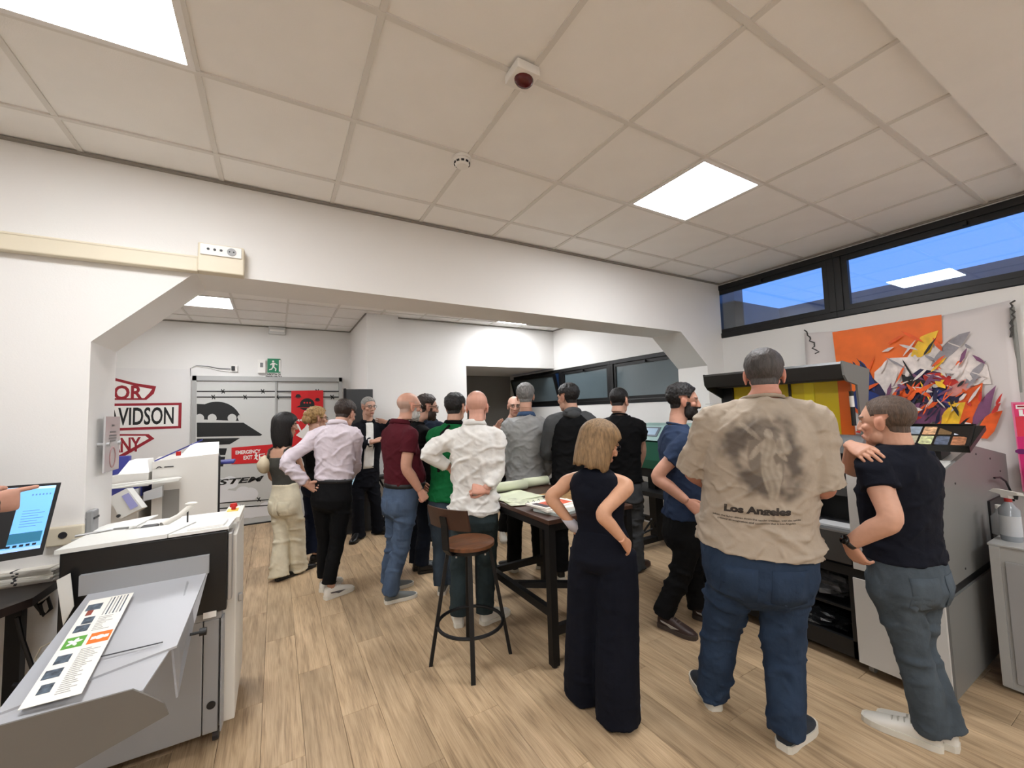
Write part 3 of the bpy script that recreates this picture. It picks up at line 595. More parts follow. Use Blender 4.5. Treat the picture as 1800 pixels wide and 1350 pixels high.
mon('task_bar', .02, .10, .975, .14, mat('screen_lilac', (.62, .76, .97), .3, emit=.7), .0015, .002)
for k in range(5): mon('icon', .80+k*.032, .155, .82+k*.032, .185, mat('screen_icon', (.12, .16, .22), .4), .0015, .0022)
for k in range(7): mon('text_line', .835, .42+k*.035, .92+.03*(k % 2), .426+k*.035, mat('screen_line', (.33, .52, .72), .4, emit=.3), .0015, .002)
for k in range(6): mon('tool_mark', .86+k*.018, .84, .868+k*.018, .862, mat('screen_line2', (.36, .55, .75), .4, emit=.3), .0015, .002)
mm = (P1+P2)/2; b = MB(O); b.box((mm[0]-.03, mm[1]+.03, DZ+.012), (mm[0]+.03, mm[1]+.06, mm[2]+.1)); b.build('stand_post', m_blackp, t)
b = MB(O); b.box((mm[0]-.11, mm[1]-.05, DZ), (mm[0]+.11, mm[1]+.12, DZ+.012), bev=.004); b.build('stand_base', m_blackp, t)
c0 = onZ(58, 1028, DZ)
for k in range(9):
    a = .05*math.sin(k*2.1)-.15; z = DZ+k*.0075; cx, cy = c0[0]-.03+.008*math.sin(k*3), c0[1]+.09+.006*math.cos(k*5)
    q = [(cx+x*math.cos(a)-y*math.sin(a), cy+x*math.sin(a)+y*math.cos(a), z) for x, y in ((-.105, -.075), (.105, -.075), (.105, .075), (-.105, .075))]
    names = ['bottom', 'second lowest', 'third lowest', 'fourth lowest', 'middle', 'fourth from the top', 'third from the top', 'second from the top', 'top']
    tt = thing('brochure', f'white folded brochure, {names[k]} one of the stack on the dark desk', 'brochure', (cx, cy, z), 0, 'brochures stacked on the desk')
    b = MB((cx, cy, z)); b.prism(q, (0, 0, .0066)); b.build('cover', m_paper, tt)
    b = MB((cx, cy, z)); b.prism([np.array(q[0])*.65+np.array(q[1])*.35+[0, -.0006, .001], np.array(q[0])*.6+np.array(q[1])*.4+[0, -.0006, .001], np.array(q[3])*.6+np.array(q[2])*.4+[0, -.0, .001], np.array(q[3])*.65+np.array(q[2])*.35+[0, 0, .001]], (0, 0, .0062)); b.build('spine_line', m_edge, tt)
tag(MB().tube([onY(x, y, 2.84) for x, y in ((70, 1040), (62, 1062), (78, 1082), (90, 1070), (84, 1050), (70, 1062), (74, 1080))], .008, 8).build('coiled_cable', m_blackp, None, True), 'black cable coiled under the desk edge', 'cable')
tag(MB().tube([onY(x, y, 2.7) for x, y in ((30, 1085), (38, 1120), (52, 1160), (62, 1190), (50, 1205), (22, 1204))], .009, 8).build('hanging_cable', m_blackp, None, True), 'thick black cable hanging below the desk', 'cable')
tag(MB().tube([onY(x, y, 2.75) for x, y in ((92, 1128), (72, 1138), (62, 1158), (70, 1168), (86, 1160))], .004, 6).build('thin_cable', m_cream, None, True), 'thin cream cable looped beside the black machine side', 'cable')
c = onY(112, 940, 2.87); t = thing('wall_outlet', 'low cream wall outlet half hidden by the monitor', 'socket', c); b = MB(c); b.box((c[0]-.06, PY-.03, c[2]-.05), (c[0]+.07, PY, c[2]+.04), bev=.006); b.build('plate', m_cream, t)
b = MB(c); b.cyl((c[0]+.0, PY-.033, c[2]), (c[0], PY-.028, c[2]), .016, 14); b.build('socket_hole', m_edge, t)
c = onX(157, 905, -.825)
t = thing('tool_pouch', 'grey plastic case hanging low on the pillar edge', 'case', (-.80, 2.93, .98)); b = MB(t.location); b.box((-.825, 2.90, 1.0), (-.795, 2.98, 1.16), bev=.008); b.build('shell', mat('grey_plastic3', (.55, .55, .55), .5), t)
b = MB(t.location); b.box((-.828, 2.905, 1.115), (-.792, 2.975, 1.125)); b.build('seam', m_edge, t)
# ------------------------------------------------------------------ tall white machine in the rear room and its feeder
t = thing('folding_machine', 'tall white cabinet machine with a grey panel in front of the sliding door', 'machine', (-.66, 4.85, 0)); O = np.array(t.location)
m_mw = mat('machine_white', (.86, .845, .815), .5)
Y0 = 4.6; a0, a1, a2, a3 = onY(268, 812, Y0), onY(318, 805, Y0), onY(384, 797, Y0), onY(384, 905, Y0)
b = MB(O); b.prism([(a0[0], Y0, .05), (a2[0], Y0, .05), (a2[0], Y0, a2[2]), (a1[0], Y0, a1[2]), (a0[0], Y0, a0[2])], (-.075, .62, 0)); b.build('housing', m_mw, t)
b = MB(O); b.prism([(a1[0]-.02, Y0+.02, a1[2]), (a2[0], Y0+.02, a2[2]), (a2[0]-.03, Y0+.35, a2[2]+.09), (a1[0]+.03, Y0+.35, a2[2]+.09)], (0, 0, -.02)); b.build('sloped_lid', m_wp, t)
b = MB(O); b.prism([(a0[0]+.01, Y0+.01, a0[2]+.01), (a1[0]+.1, Y0+.4, a1[2]+.14), (a1[0]+.1, Y0+.42, a1[2]+.14), (a0[0]+.01, Y0+.03, a0[2]+.01)], (0, 0, -.012)); b.build('lid_edge', mat('blue_plastic', (.22, .24, .55), .5), t)
g0, g1 = onY(286, 862, Y0), onY(314, 925, Y0); b = MB(O); b.box((g0[0], Y0-.004, g1[2]), (g1[0], Y0, g0[2])); b.build('grey_panel', mat('panel_grey', (.55, .54, .52), .5), t)
l0 = onY(283, 821, Y0); b = MB(O); b.prism([(l0[0]-.035, Y0-.003, l0[2]-.01), (l0[0]-.02, Y0-.003, l0[2]+.006), (l0[0]-.005, Y0-.003, l0[2]+.006), (l0[0]+.01, Y0-.003, l0[2]-.008), (l0[0]+.0, Y0-.003, l0[2]-.008), (l0[0]-.012, Y0-.003, l0[2]), (l0[0]-.026, Y0-.003, l0[2]-.01)], (0, .003, 0)); b.box((l0[0]+.022, Y0-.003, l0[2]-.006), (l0[0]+.085, Y0, l0[2]+.002)); b.build('maker_mark', m_edge, t)
r0 = onY(313, 797, Y0); b = MB(O); b.cyl((r0[0], Y0+.02, r0[2]-.02), (r0[0], Y0+.02, r0[2]+.015), .018, 12); b.build('stop_button', mat('stop_red', (.75, .12, .10), .4), t, True)
pass
e0 = onY(384, 812, Y0+.2); b = MB(O); b.box((e0[0]-.04, Y0+.25, e0[2]-.03), (e0[0]+.12, Y0+.45, e0[2]+.0), bev=.01); b.build('blue_bracket', mat('blue_plastic', (.22, .24, .55), .5), t)
b = MB(O); b.prism([(a2[0], Y0+.03, .05), (a2[0]+.014, Y0+.03, .05), (a2[0]+.014, Y0+.03, a2[2]-.03), (a2[0], Y0+.03, a2[2]-.03)], (-.066, .56, 0)); b.build('dark_side', m_edge, t)
t = thing('sheet_feeder', 'low white feeder unit with a tilted small display, left of the tall white machine', 'machine', (-1.2, 4.7, 0)); O = np.array(t.location)
b = MB(O); b.box((-1.75, 4.62, .05), (-.99, 5.1, .98), bev=.01); b.build('housing', m_mw, t)
b = MB(O); b.box((-1.7, 4.6, .98), (-.97, 5.0, 1.06)); b.build('blue_deck', mat('blue_plastic', (.22, .24, .55), .5), t)
b = MB(O); s0, s1 = onY(264, 845, Y0-.1), onY(318, 842, Y0-.1); b.prism([(s0[0]-.33, Y0-.1, s0[2]-.04), (s1[0]-.02, Y0-.1, s1[2]-.015), (s1[0], Y0-.1, s1[2]+.01), (s1[0]-.03, Y0-.08, s1[2]+.015), (s0[0]-.33, Y0-.1, s0[2]-.015)], (0, .06, 0)); b.build('front_rail', m_mlight, t)
f0 = onY(235, 815, 4.7); b = MB(O); b.prism([(f0[0]-.24, 4.6, 1.06), (f0[0]+.12, 4.6, 1.06), (f0[0]+.12, 4.6, 1.17), (f0[0]-.04, 4.6, 1.17), (f0[0]-.24, 4.6, 1.14)], (0, .3, 0)); b.build('feed_cover', m_mw, t)
b = MB(O); b.prism([(f0[0]-.08, 4.62, 1.17), (f0[0]+.12, 4.62, 1.17), (f0[0]+.08, 4.75, 1.27), (f0[0]-.04, 4.75, 1.27)], (0, .2, 0)); b.build('feed_hood', m_wp, t)
b = MB(O); b.ell((f0[0]+.2, 4.72, 1.12), (.07, .06, .09)); b.build('feed_roller', m_mlight, t, True)
b = MB(O); b.box((f0[0]-.16, 4.8, 1.14), (f0[0]-.05, 4.86, 1.31), bev=.008); b.build('blue_holder', mat('blue_plastic', (.22, .24, .55), .5), t)
for dx in (.02, .17): b = MB(O); b.prism([(f0[0]+dx-.06, 4.50, .95), (f0[0]+dx+.06, 4.50, .97), (f0[0]+dx+.06, 4.50, 1.06), (f0[0]+dx-.06, 4.50, 1.02)], (0, .05, 0)); b.build('flap', mat('panel_light_grey', (.72, .72, .72), .5), t)
dq = [onY(x, y, 4.2) for x, y in ((190, 875), (223, 858), (250, 893), (212, 912))]; ctr = sum(dq)/4
t = thing('control_display', 'tilted white control box with a small lilac screen beside the feeder', 'display', (ctr[0], ctr[1], 1.03)); O = np.array(t.location)
b = MB(O); b.prism(dq, (0, .16, -.02)); b.build('housing', m_mlight, t)
ins = [onY(x, y, 4.198) for x, y in ((214, 872), (226, 866), (243, 889), (230, 896))]; b = MB(O); b.prism(ins, (0, -.004, 0)); b.build('screen', mat('screen_lcd', (.55, .55, .72), .3, emit=.25), t)
b = MB(O); b.tube([(ctr[0], 4.3, ctr[2]-.05), (ctr[0]-.02, 4.45, .97), (ctr[0]-.05, 4.6, .94)], .022, 10); b.build('arm', m_mgrey, t)
k0 = onY(208, 907, 4.19); b = MB(O); b.cyl((k0[0], 4.2, k0[2]), (k0[0], 4.185, k0[2]), .012, 10); b.build('knob', m_edge, t)
# ================================================================== TABLE, STOOL
TZ = .905
t = thing('high_table', 'tall black steel table with a dark wooden top, sample books on it', 'table', (1.86, 2.75, 0)); O = np.array(t.location)
m_top = mat('walnut_top', (.26, .16, .11), .4, noise_amt=.3, noise_scale=5, stretch=(6, 1, 1))
tx0, tx1, ty0, ty1 = 1.49, 2.22, 2.18, 3.34
b = MB(O); b.box((tx0, ty0, TZ-.028), (tx1, ty1, TZ), bev=.003); b.build('tabletop', m_top, t)
for x in (tx0+.03, tx1-.03):
    for y in (ty0+.035, ty1-.035):
        b = MB(O); b.box((x-.025, y-.025, .012), (x+.025, y+.025, TZ-.028)); l_ = b.build('leg', m_blackm, t)
        b = MB(O); b.cyl((x, y, 0), (x, y, .014), .018, 12); b.build('foot', m_edge, l_)
for x in (tx0+.03, tx1-.03): b = MB(O); b.box((x-.02, ty0+.06, TZ-.075), (x+.02, ty1-.06, TZ-.028)); b.build('apron_rail', m_blackm, t)
for y in (ty0+.035, ty1-.035):
    b = MB(O); b.box((tx0+.055, y-.02, TZ-.075), (tx1-.055, y+.02, TZ-.028)); b.build('apron_rail', m_blackm, t)
    b = MB(O); b.box((tx0+.055, y-.02, .19), (tx1-.055, y+.02, .245)); b.build('stretcher', m_blackm, t)
b = MB(O); b.box((tx0+.01, ty0+.06, .30), (tx0+.05, ty1-.06, .35)); b.build('stretcher', m_blackm, t)
b = MB(O); b.prism([(tx0+.05, ty0+.5, .31), (tx0+.05, ty0+.56, .31), (tx1-.04, ty0+.12, .31), (tx1-.04, ty0+.06, .31)], (0, 0, .04)); b.build('brace', m_blackm, t)
# rolls and sheets
m_cw = mat('pale_green_paper', (.86, .88, .76), .6)
for k, (x0, x1, y, r, lab) in enumerate(((1.50, 1.93, 3.16, .044, 'pale rolled sheet lying across the far end of the table, longer roll'), (1.94, 2.20, 3.22, .042, 'pale rolled sheet beside the longer roll, nearer the grey shirt'))):
    t = thing('paper_roll', lab, 'roll', ((x0+x1)/2, y, TZ), 0, 'rolls on the high table'); O = np.array(t.location)
    b = MB(O); n = 24
    spiral = [(r*(1-.012*j/6)*math.cos(a), r*(1-.012*j/6)*math.sin(a)) for j, a in enumerate(np.linspace(0, 2*math.pi*1.9, 44))]
    vv = []; ff = []
    for j, (p, q) in enumerate(spiral): vv += [(x0, y+p, TZ+r+q), (x1, y+p*.97, TZ+r+q*.97)]
    for j in range(len(spiral)-1): ff.append((2*j, 2*j+1, 2*j+3, 2*j+2))
    b.add(vv, ff); ro = b.build('rolled_sheet', m_cw, t, True); 
    sm = ro.modifiers.new('thick', 'SOLIDIFY'); sm.thickness = .0015
def slab(name, lab, cat, pts, z, h, m_, group=None):
    c = np.mean(np.array(pts), 0); t = thing(name, lab, cat, (c[0], c[1], z), 0, group); b = MB((c[0], c[1], z)); b.prism([(p[0], p[1], z) for p in pts], (0, 0, h)); b.build('pages', m_, t); return t
def rect(cx, cy, w, d, a): return [(cx+x*math.cos(a)-y*math.sin(a), cy+x*math.sin(a)+y*math.cos(a)) for x, y in ((-w/2, -d/2), (w/2, -d/2), (w/2, d/2), (-w/2, d/2))]
def wavy_sheet(name, lab, cx, cy, w, d, a, z, m_, amp, seed):
    t = thing(name, lab, 'sheet', (cx, cy, z), 0, 'loose proof sheets on the high table'); n = 12; v = []; f = []
    for i in range(n+1):
        for j in range(n+1):
            x, y = (i/n-.5)*w, (j/n-.5)*d; h = amp*(1+noise.noise((x*9, y*9, seed)))+.0008
            v.append((x*math.cos(a)-y*math.sin(a), x*math.sin(a)+y*math.cos(a), h))
    for i in range(n):
        for j in range(n): f.append((i*(n+1)+j, (i+1)*(n+1)+j, (i+1)*(n+1)+j+1, i*(n+1)+j+1))
    b = MB(); b.add(v, f); o = b.build('sheet', m_, t, True); s = o.modifiers.new('thick', 'SOLIDIFY'); s.thickness = .0008; return t
m_proof = mat('proof_print', (.80, .81, .70), .6, noise_amt=.35, noise_scale=18)
wavy_sheet('proof_sheet', 'pale rumpled proof sheet in front of the long roll', 1.68, 2.93, .36, .34, .1, TZ, m_cw, .010, 1.3)
wavy_sheet('proof_sheet', 'greenish printed proof sheet hanging to the table edge by the white shirt', 1.66, 2.72, .32, .24, -.2, TZ, m_proof, .008, 5.1)
wavy_sheet('proof_sheet', 'brownish printed sheet beside the sleeveless woman', 2.05, 2.72, .3, .36, .2, TZ, mat('proof_brown', (.62, .47, .28), .6, noise_amt=.6, noise_scale=14), .006, 9.7)
slab('sample_book', 'thick sample book, lowest of the pile on the table corner', 'book', rect(1.74, 2.36, .34, .25, .2), TZ, .018, mat('page_grey', (.66, .68, .66), .6))
slab('sample_book', 'white sample book in the middle of the pile on the table corner', 'book', rect(1.72, 2.40, .32, .24, -.05), TZ+.018, .014, m_paper)
t = slab('ring_catalogue', 'open ring catalogue with an orange and red cover on top of the pile', 'book', rect(1.69, 2.43, .30, .22, .15), TZ+.032, .012, m_paper); O = np.array(t.location)
b = MB(O); b.prism([(*p, TZ+.044) for p in rect(1.70, 2.41, .22, .14, .15)], (0, 0, .0008)); b.build('cover_print', mat('cover_orange', (.82, .33, .18), .5, noise_amt=.55, noise_scale=22), t)
b = MB(O); b.prism([(*p, TZ+.0441) for p in rect(1.585, 2.40, .05, .15, .15)], (0, 0, .0008)); b.build('cover_print', mat('cover_dark', (.25, .2, .22), .5, noise_amt=.5, noise_scale=22), t)
for k in range(6):
    p = np.array(rect(1.69, 2.43, .30, .22, .15)); q = p[3]*(1-(k+.5)/6)+p[2]*(k+.5)/6
    b = MB(O); b.tube([(q[0], q[1]-.006+.012*math.cos(a), TZ+.040+.014*math.sin(a)) for a in np.linspace(0, 2*math.pi, 12, endpoint=False)], .0016, 6, closed=True); b.build('ring', m_edge, t)
# stool
sc_ = np.array([1.115, 2.575]); t = thing('bar_stool', 'industrial bar stool with round wooden seat and low curved wooden back', 'stool', (*sc_, 0)); O = np.array(t.location)
m_sw = mat('rustic_wood', (.40, .24, .13), .45, noise_amt=.45, noise_scale=5, stretch=(2, 12, 2), bump=.2, bump_scale=20)
b = MB(O); b.tube([(*sc_, .725), (*sc_, .728), (*sc_, .748), (*sc_, .752)], [.165, .170, .170, .165], 40); b.build('seat', m_sw, t, True)
b = MB(O); b.tube([(*sc_, .70), (*sc_, .725)], [.150, .152], 32); b.build('seat_ring', m_blackm, t, True)
feet = [(.866, 2.648), (1.021, 2.336), (1.359, 2.491), (1.198, 2.815)]
for fx, fy in feet:
    d = nrm(np.array([fx, fy])-sc_); top = np.array([*(sc_+d*.135), .72]); bot = np.array([fx, fy, 0.]); w = np.array([-d[1], d[0], 0])*.014; r = np.array([*d, 0])*.011
    b = MB(O); b.add([bot-w-r, bot+w-r, bot+w+r, bot-w+r, top-w-r, top+w-r, top+w+r, top-w+r], [(0, 3, 2, 1), (4, 5, 6, 7), (0, 1, 5, 4), (1, 2, 6, 5), (2, 3, 7, 6), (3, 0, 4, 7)]); b.build('leg', m_blackm, t)
b = MB(O); b.tube([(sc_[0]+.212*math.cos(a), sc_[1]+.212*math.sin(a), .235) for a in np.linspace(0, 2*math.pi, 40, endpoint=False)], .011, 8, closed=True); b.build('foot_ring', m_blackm, t, True)
bd = nrm(np.array([onZ(784, 905, .86)[0], onZ(784, 905, .86)[1]])*.0+np.array([-.92, -.39])); bx = np.array([-bd[1], bd[0]])
b = MB(O); Wd = .175
prof = []
for j in range(13):
    s_ = (j/12-.5)*2; cpt = sc_+bd*(.20-.035*s_*s_)+bx*Wd*s_
    prof.append(cpt)
v = []; f = []
for cpt in prof:
    for off in (-.006, .006):
        for z in (.875, .945, 1.005): v.append((*(cpt+bd*(off+(z-.875)*.22)), z-(0.012 if z > .9 else 0)*0))
for j in range(12):
    a, c2 = j*6, (j+1)*6
    for i in (0, 1): f += [(a+i, a+i+1, c2+i+1, c2+i), (a+3+i, c2+3+i, c2+4+i, a+4+i)]
    f += [(a+2, a+5, c2+5, c2+2), (a, c2, c2+3, a+3)]
f += [(0, 3, 4, 1), (1, 4, 5, 2), (72, 73, 76, 75), (73, 74, 77, 76)]
b.add(v, f); b.build('backrest', mat('rustic_wood_dark', (.24, .145, .10), .45, noise_amt=.35, noise_scale=6, bump=.2, bump_scale=20), t, True)
q = sc_+bd*.222; b = MB(O); w = np.array([*bx, 0])*.028; r_ = np.array([*bd, 0])*.005
pth = [np.array([*(sc_+bd*.12), .712]), np.array([*(sc_+bd*.17), .705]), np.array([*(sc_+bd*.205), .745]), np.array([*(sc_+bd*.215), .90]), np.array([*(sc_+bd*.228), .955])]
v = []; f = []
for p in pth: v += [p-w-r_, p+w-r_, p+w+r_, p-w+r_]
for j in range(4): a = 4*j; f += [(a, a+1, a+5, a+4), (a+1, a+2, a+6, a+5), (a+2, a+3, a+7, a+6), (a+3, a, a+4, a+7)]
f += [(0, 3, 2, 1), (16, 17, 18, 19)]; b.add(v, f); b.build('back_bracket', m_blackm, t)
for k in range(5):
    p = sc_+.155*np.array([math.cos(k*1.256), math.sin(k*1.256)]); b = MB(O); b.cyl((*p, .69), (*p, .70), .006, 8); b.build('bolt', m_steel, t)
# ================================================================== REAR: plotter and dark trestle
t = thing('wide_plotter', 'green and grey wide format plotter on a black stand behind the black T-shirt', 'plotter', (3.85, 4.0, 0)); O = np.array(t.location)
m_pg = mat('plotter_green', (.09, .33, .25), .4); m_pt = mat('plotter_teal_grey', (.50, .63, .61), .45)
ya, yb = 2.72, 5.3
b = MB(O); b.prism([(3.68, ya, .90), (3.66, ya, 1.0), (3.68, ya, 1.20), (3.78, ya, 1.25), (4.05, ya, 1.25), (4.05, ya, .90)], (0, yb-ya, 0)); b.build('cover', m_pg, t)
b = MB(O); b.prism([(3.665, ya-.02, 1.22), (3.80, ya-.02, 1.38), (4.07, ya-.02, 1.40), (4.07, ya-.02, 1.24)], (0, .95, 0)); b.build('control_end', m_pt, t)
b = MB(O); b.prism([(3.70, ya+.93, 1.24), (3.82, ya+.93, 1.33), (4.05, ya+.93, 1.34), (4.05, ya+.93, 1.24)], (0, yb-ya-.95, 0)); b.build('top_cover', mat('plotter_dark', (.10, .11, .12), .4), t)
n0 = nrm((-.16, 0, .135)); p = np.array([3.70, 3.22, 1.262])
u_, v_ = np.array([0, .26, 0]), np.array([.085, 0, .10])
b = MB(O); b.prism([p+n0*.002, p+u_+n0*.002, p+u_+v_+n0*.002, p+v_+n0*.002], n0*.004); b.build('panel_bezel', mat('panel_slate', (.22, .27, .32), .4), t)
b = MB(O); b.prism([p+n0*.007+u_*.12+v_*.15, p+n0*.007+u_*.85+v_*.15, p+n0*.007+u_*.85+v_*.85, p+n0*.007+u_*.12+v_*.85], n0*.001); b.build('panel_display', mat('panel_display', (.50, .60, .68), .3, emit=.15), t)
b = MB(O); b.box((3.70, ya+.02, .80), (4.0, yb, .90)); b.build('under_frame', m_blackm, t)
for y in (3.42, yb-.3):
    b = MB(O); b.box((3.80, y-.05, .07), (3.92, y+.05, .80)); b.build('leg', m_blackm, t)
    b = MB(O); b.box((3.55, y-.04, .055), (4.15, y+.04, .11)); b.build('foot', m_blackm, t)
    for x in (3.58, 4.12): b = MB(O); b.cyl((x-.012, y, .028), (x+.012, y, .028), .028, 14); b.build('caster', m_edge, t)
b = MB(O); b.box((3.62, 2.95, .60), (4.1, yb-.3, .65)); b.build('media_tray', m_blackp, t)
b = MB(O); b.box((3.85, 3.42, .25), (3.90, yb-.3, .30)); b.build('stretcher', m_blackm, t)
b = MB(O); b.tube([(3.95, 3.15, .60), (3.98, 3.17, .45), (3.9, 3.25, .32), (3.78, 3.3, .38)], .008, 8); b.build('cable', m_blackp, t, True)
b = MB(O); b.tube([(3.72, 3.38, .30), (3.66, 3.44, .18), (3.74, 3.52, .13), (3.82, 3.42, .2), (3.70, 3.36, .33)], .012, 8); b.build('cable_bundle', m_blackp, t, True)
t = thing('large_printer', 'black printer body behind the man in the grey and black hoodie', 'printer', (3.7, 5.95, 0)); O = np.array(t.location)
b = MB(O); b.box((3.2, 5.6, .75), (4.3, 6.0, 1.42), bev=.02); b.build('housing', mat('printer_black', (.06, .065, .07), .4), t)
b = MB(O); b.box((3.3, 5.58, 1.1), (4.2, 5.602, 1.36), bev=.004); b.build('cover_door', mat('printer_smoked', (.03, .035, .04), .2), t)
for x in (3.3, 4.2): b = MB(O); b.box((x-.04, 5.65, 0), (x+.04, 5.95, .75)); b.build('leg', m_blackm, t)
t = thing('folding_trestle', 'dark folding trestle with crossed legs behind the man in the dark suit', 'trestle', (1.3, 6.2, 0)); O = np.array(t.location)
cx = onY(684, 850, 5.95)[0]
for s_ in (-1, 1): b = MB(O); b.tube([(cx-s_*.18+.04, 5.95+.03*s_, .012), (cx+s_*.18+.04, 5.95+.03*s_, .72)], .014, 8); b.build('leg', m_blackm, t)
b = MB(O); b.box((cx-.20, 5.84, .72), (cx+.35, 6.05, .76)); b.build('shelf', m_blackp, t)
b = MB(O); b.box((cx-.08, 5.90, 0.0), (cx+.18, 6.04, .14), bev=.02); b.build('foot_weight', m_blackp, t)
# ================================================================== RIGHT: flatbed printer
XF = 3.0; m_fg = mat('printer_grey', (.44, .44, .43), .45); m_fw = mat('printer_white', (.80, .79, .77), .4); m_fd = mat('printer_dark_grey', (.29, .285, .28), .4, .2); m_fhood = mat('hood_dark', (.10, .095, .085), .4)
t = thing('flatbed_printer', 'large grey and black flatbed printer with a raised hood and yellow window', 'printer', (3.7, 1.5, 0)); O = np.array(t.location)
yE0, yE1, yL = .80, 1.20, 2.06
b = MB(O); b.prism([(XF+.03, yE0, .60), (XF+.03, yE0, 1.03), (XF+.13, yE0, 1.20), (3.72, yE0, 1.30), (4.38, yE0, 1.20), (4.38, yE0, .60)], (0, .02, 0)); b.build('end_panel', m_fg, t)
b = MB(O); b.prism([(XF, yE0+.012, .60), (XF, yE0+.012, 1.17), (XF+.02, yE0+.012, 1.185), (3.70, yE0+.012, 1.292), (4.36, yE0+.012, 1.19), (4.36, yE0+.012, .60)], (0, yE1-yE0-.02, 0)); b.build('end_housing', m_fw, t)
b = MB(O); b.box((XF+.01, yE0+.012, .545), (4.36, yL, .60)); b.build('waist_gap', m_blackp, t)
b = MB(O); b.box((XF, yE0+.01, .06), (XF+.02, yE1, .545)); b.build('front_door', m_fw, t)
b = MB(O); b.box((XF+.02, yE0, .06), (4.3, yE0+.02, .545)); b.build('lower_end_panel', m_fg, t)
b = MB(O); b.box((3.85, yE0-.012, .03), (4.36, yE0+.0, .95)); b.build('rear_column', m_blackp, t)
# open lower shelf bay
for nm, a, c in (('bay_floor', (XF+.03, yE1, .09), (4.2, yL+.2, .13)), ('bay_shelf', (XF+.05, yE1, .32), (4.2, yL+.2, .335)), ('bay_back', (4.18, yE1, .1), (4.2, yL+.2, .6)), ('bay_side', (XF+.02, yE1, .06), (4.2, yE1+.03, .58)), ('bay_side', (XF+.03, yL+.17, .06), (4.2, yL+.2, .58)), ('bay_front_rail', (XF+.02, yE1, .06), (XF+.05, yL+.2, .16))):
    b = MB(O); b.box(a, c); b.build(nm, m_blackp, t)
b = MB(O); b.box((XF, yE1, .615), (XF+.03, yL+.2, .80), bev=.004); b.build('front_beam', m_fd, t)
b = MB(O); b.box((XF+.0, yE1, .796), (XF+.05, yL+.2, .806)); b.build('beam_edge', m_steel, t)
b = MB(O); b.box((XF+.03, yE1, .60), (4.2, yL+.2, .785)); b.build('bed_box', m_blackp, t)
b = MB(O); b.box((XF+.10, yE1+.02, .785), (3.9, yL+.1, .80)); b.build('print_bed', mat('bed_metal', (.30, .30, .31), .35, .5), t)
b = MB(O); b.box((XF+.18, yE1+.30, .80), (XF+.5, yE1+.6, .93), bev=.01); b.build('carriage', m_blackp, t)
b = MB(O); b.box((XF+.08, yE1+.02, .80), (XF+.2, yE1+.22, .812)); b.build('bed_plate', mat('bed_plate_pale', (.78, .78, .78), .4), t)
# gantry with sill, yellow window, hood
b = MB(O); b.box((3.30, yE1-.02, 1.10), (3.46, yL+.2, 1.25)); b.build('gantry', m_blackp, t)
b = MB(O); b.prism([(3.20, yE1-.03, 1.26), (3.20, yE1-.03, 1.33), (3.25, yE1-.03, 1.375), (3.42, yE1-.03, 1.375), (3.42, yE1-.03, 1.24)], (0, yL+.2-yE1, 0)); b.build('sill', mat('sill_grey', (.48, .49, .50), .35, .3), t)
b = MB(O); b.box((3.22, yE1, .98), (3.32, yL+.2, 1.03)); b.build('rail', m_fd, t)
b = MB(O); b.box((3.35, yE1, .80), (3.42, yL+.2, 1.25)); b.build('rear_curtain', m_blackp, t)
ys_ = [onX(1497, 700, 3.3)[1], onX(1474, 700, 3.3)[1], onX(1432, 700, 3.3)[1], onX(1414, 700, 3.3)[1], onX(1390, 700, 3.3)[1], onX(1290, 690, 3.3)[1]]
cols = [(.97, .45, .06), (.90, .80, .06), (.97, .90, .10), (.92, .83, .07), (.86, .76, .06)]
for k in range(5):
    b = MB(O); d_ = .004 if k in (1, 3) else 0
    b.box((3.30+d_, ys_[k]+.001, 1.375), (3.318, ys_[k+1]-.001, 1.74)); b.build('window_panel', mat(f'yellow_film_{k}', cols[k], .3), t)
b = MB(O); b.box((3.285, ys_[4]-.006, 1.375), (3.32, ys_[4]+.006, 1.74)); b.build('window_bar', m_edge, t)
b = MB(O); b.box((3.28, ys_[5], 1.375), (3.33, ys_[5]+.10, 1.74)); b.build('window_side', m_blackp, t)
for k in range(6): b = MB(O); z = 1.60-k*.026; b.box((3.29, ys_[5]+.13, z), (3.30, ys_[5]+.26, z+.013)); b.build('vent_slat', m_fw, t)
hy0, hy1 = 1.19, 2.13
b = MB(O); b.prism([(3.05, hy0, 1.825), (3.05, hy0, 1.845), (3.42, hy0, 1.80), (3.42, hy0, 1.775)], (0, hy1-hy0, 0)); b.build('hood_top', m_fhood, t)
b = MB(O); b.prism([(3.05, hy0, 1.845), (3.042, hy0, 1.83), (3.05, hy0, 1.79), (3.062, hy0, 1.74), (3.075, hy0, 1.745), (3.065, hy0, 1.79), (3.062, hy0, 1.83)], (0, hy1-hy0, 0)); b.build('hood_lip', m_fhood, t)
b = MB(O); b.box((3.20, hy0, 1.735), (3.30, hy1, 1.765)); b.build('hood_rail', m_fd, t)
b = MB(O); b.prism([(3.045, hy0, 1.848), (3.055, hy0, 1.76), (3.09, hy0, 1.722), (3.22, hy0, 1.70), (3.24, hy0, 1.37), (3.30, hy0, 1.37), (3.42, hy0, 1.805)], (0, -.012, 0)); b.build('hood_side', m_fg, t)
b = MB(O); b.prism([(3.045, hy1, 1.848), (3.055, hy1, 1.76), (3.09, hy1, 1.722), (3.40, hy1, 1.60), (3.42, hy1, 1.805)], (0, .012, 0)); b.build('hood_side', m_fhood, t)
b = MB(O); b.tube([(3.21, hy0+.02, 1.66), (3.215, hy0+.02, 1.44)], .012, 10); b.build('gas_strut', m_blackp, t, True)
b = MB(O); b.tube([(3.208, hy0+.02, 1.63), (3.211, hy0+.02, 1.56)], .0125, 10); b.build('strut_label', m_wp, t, True)
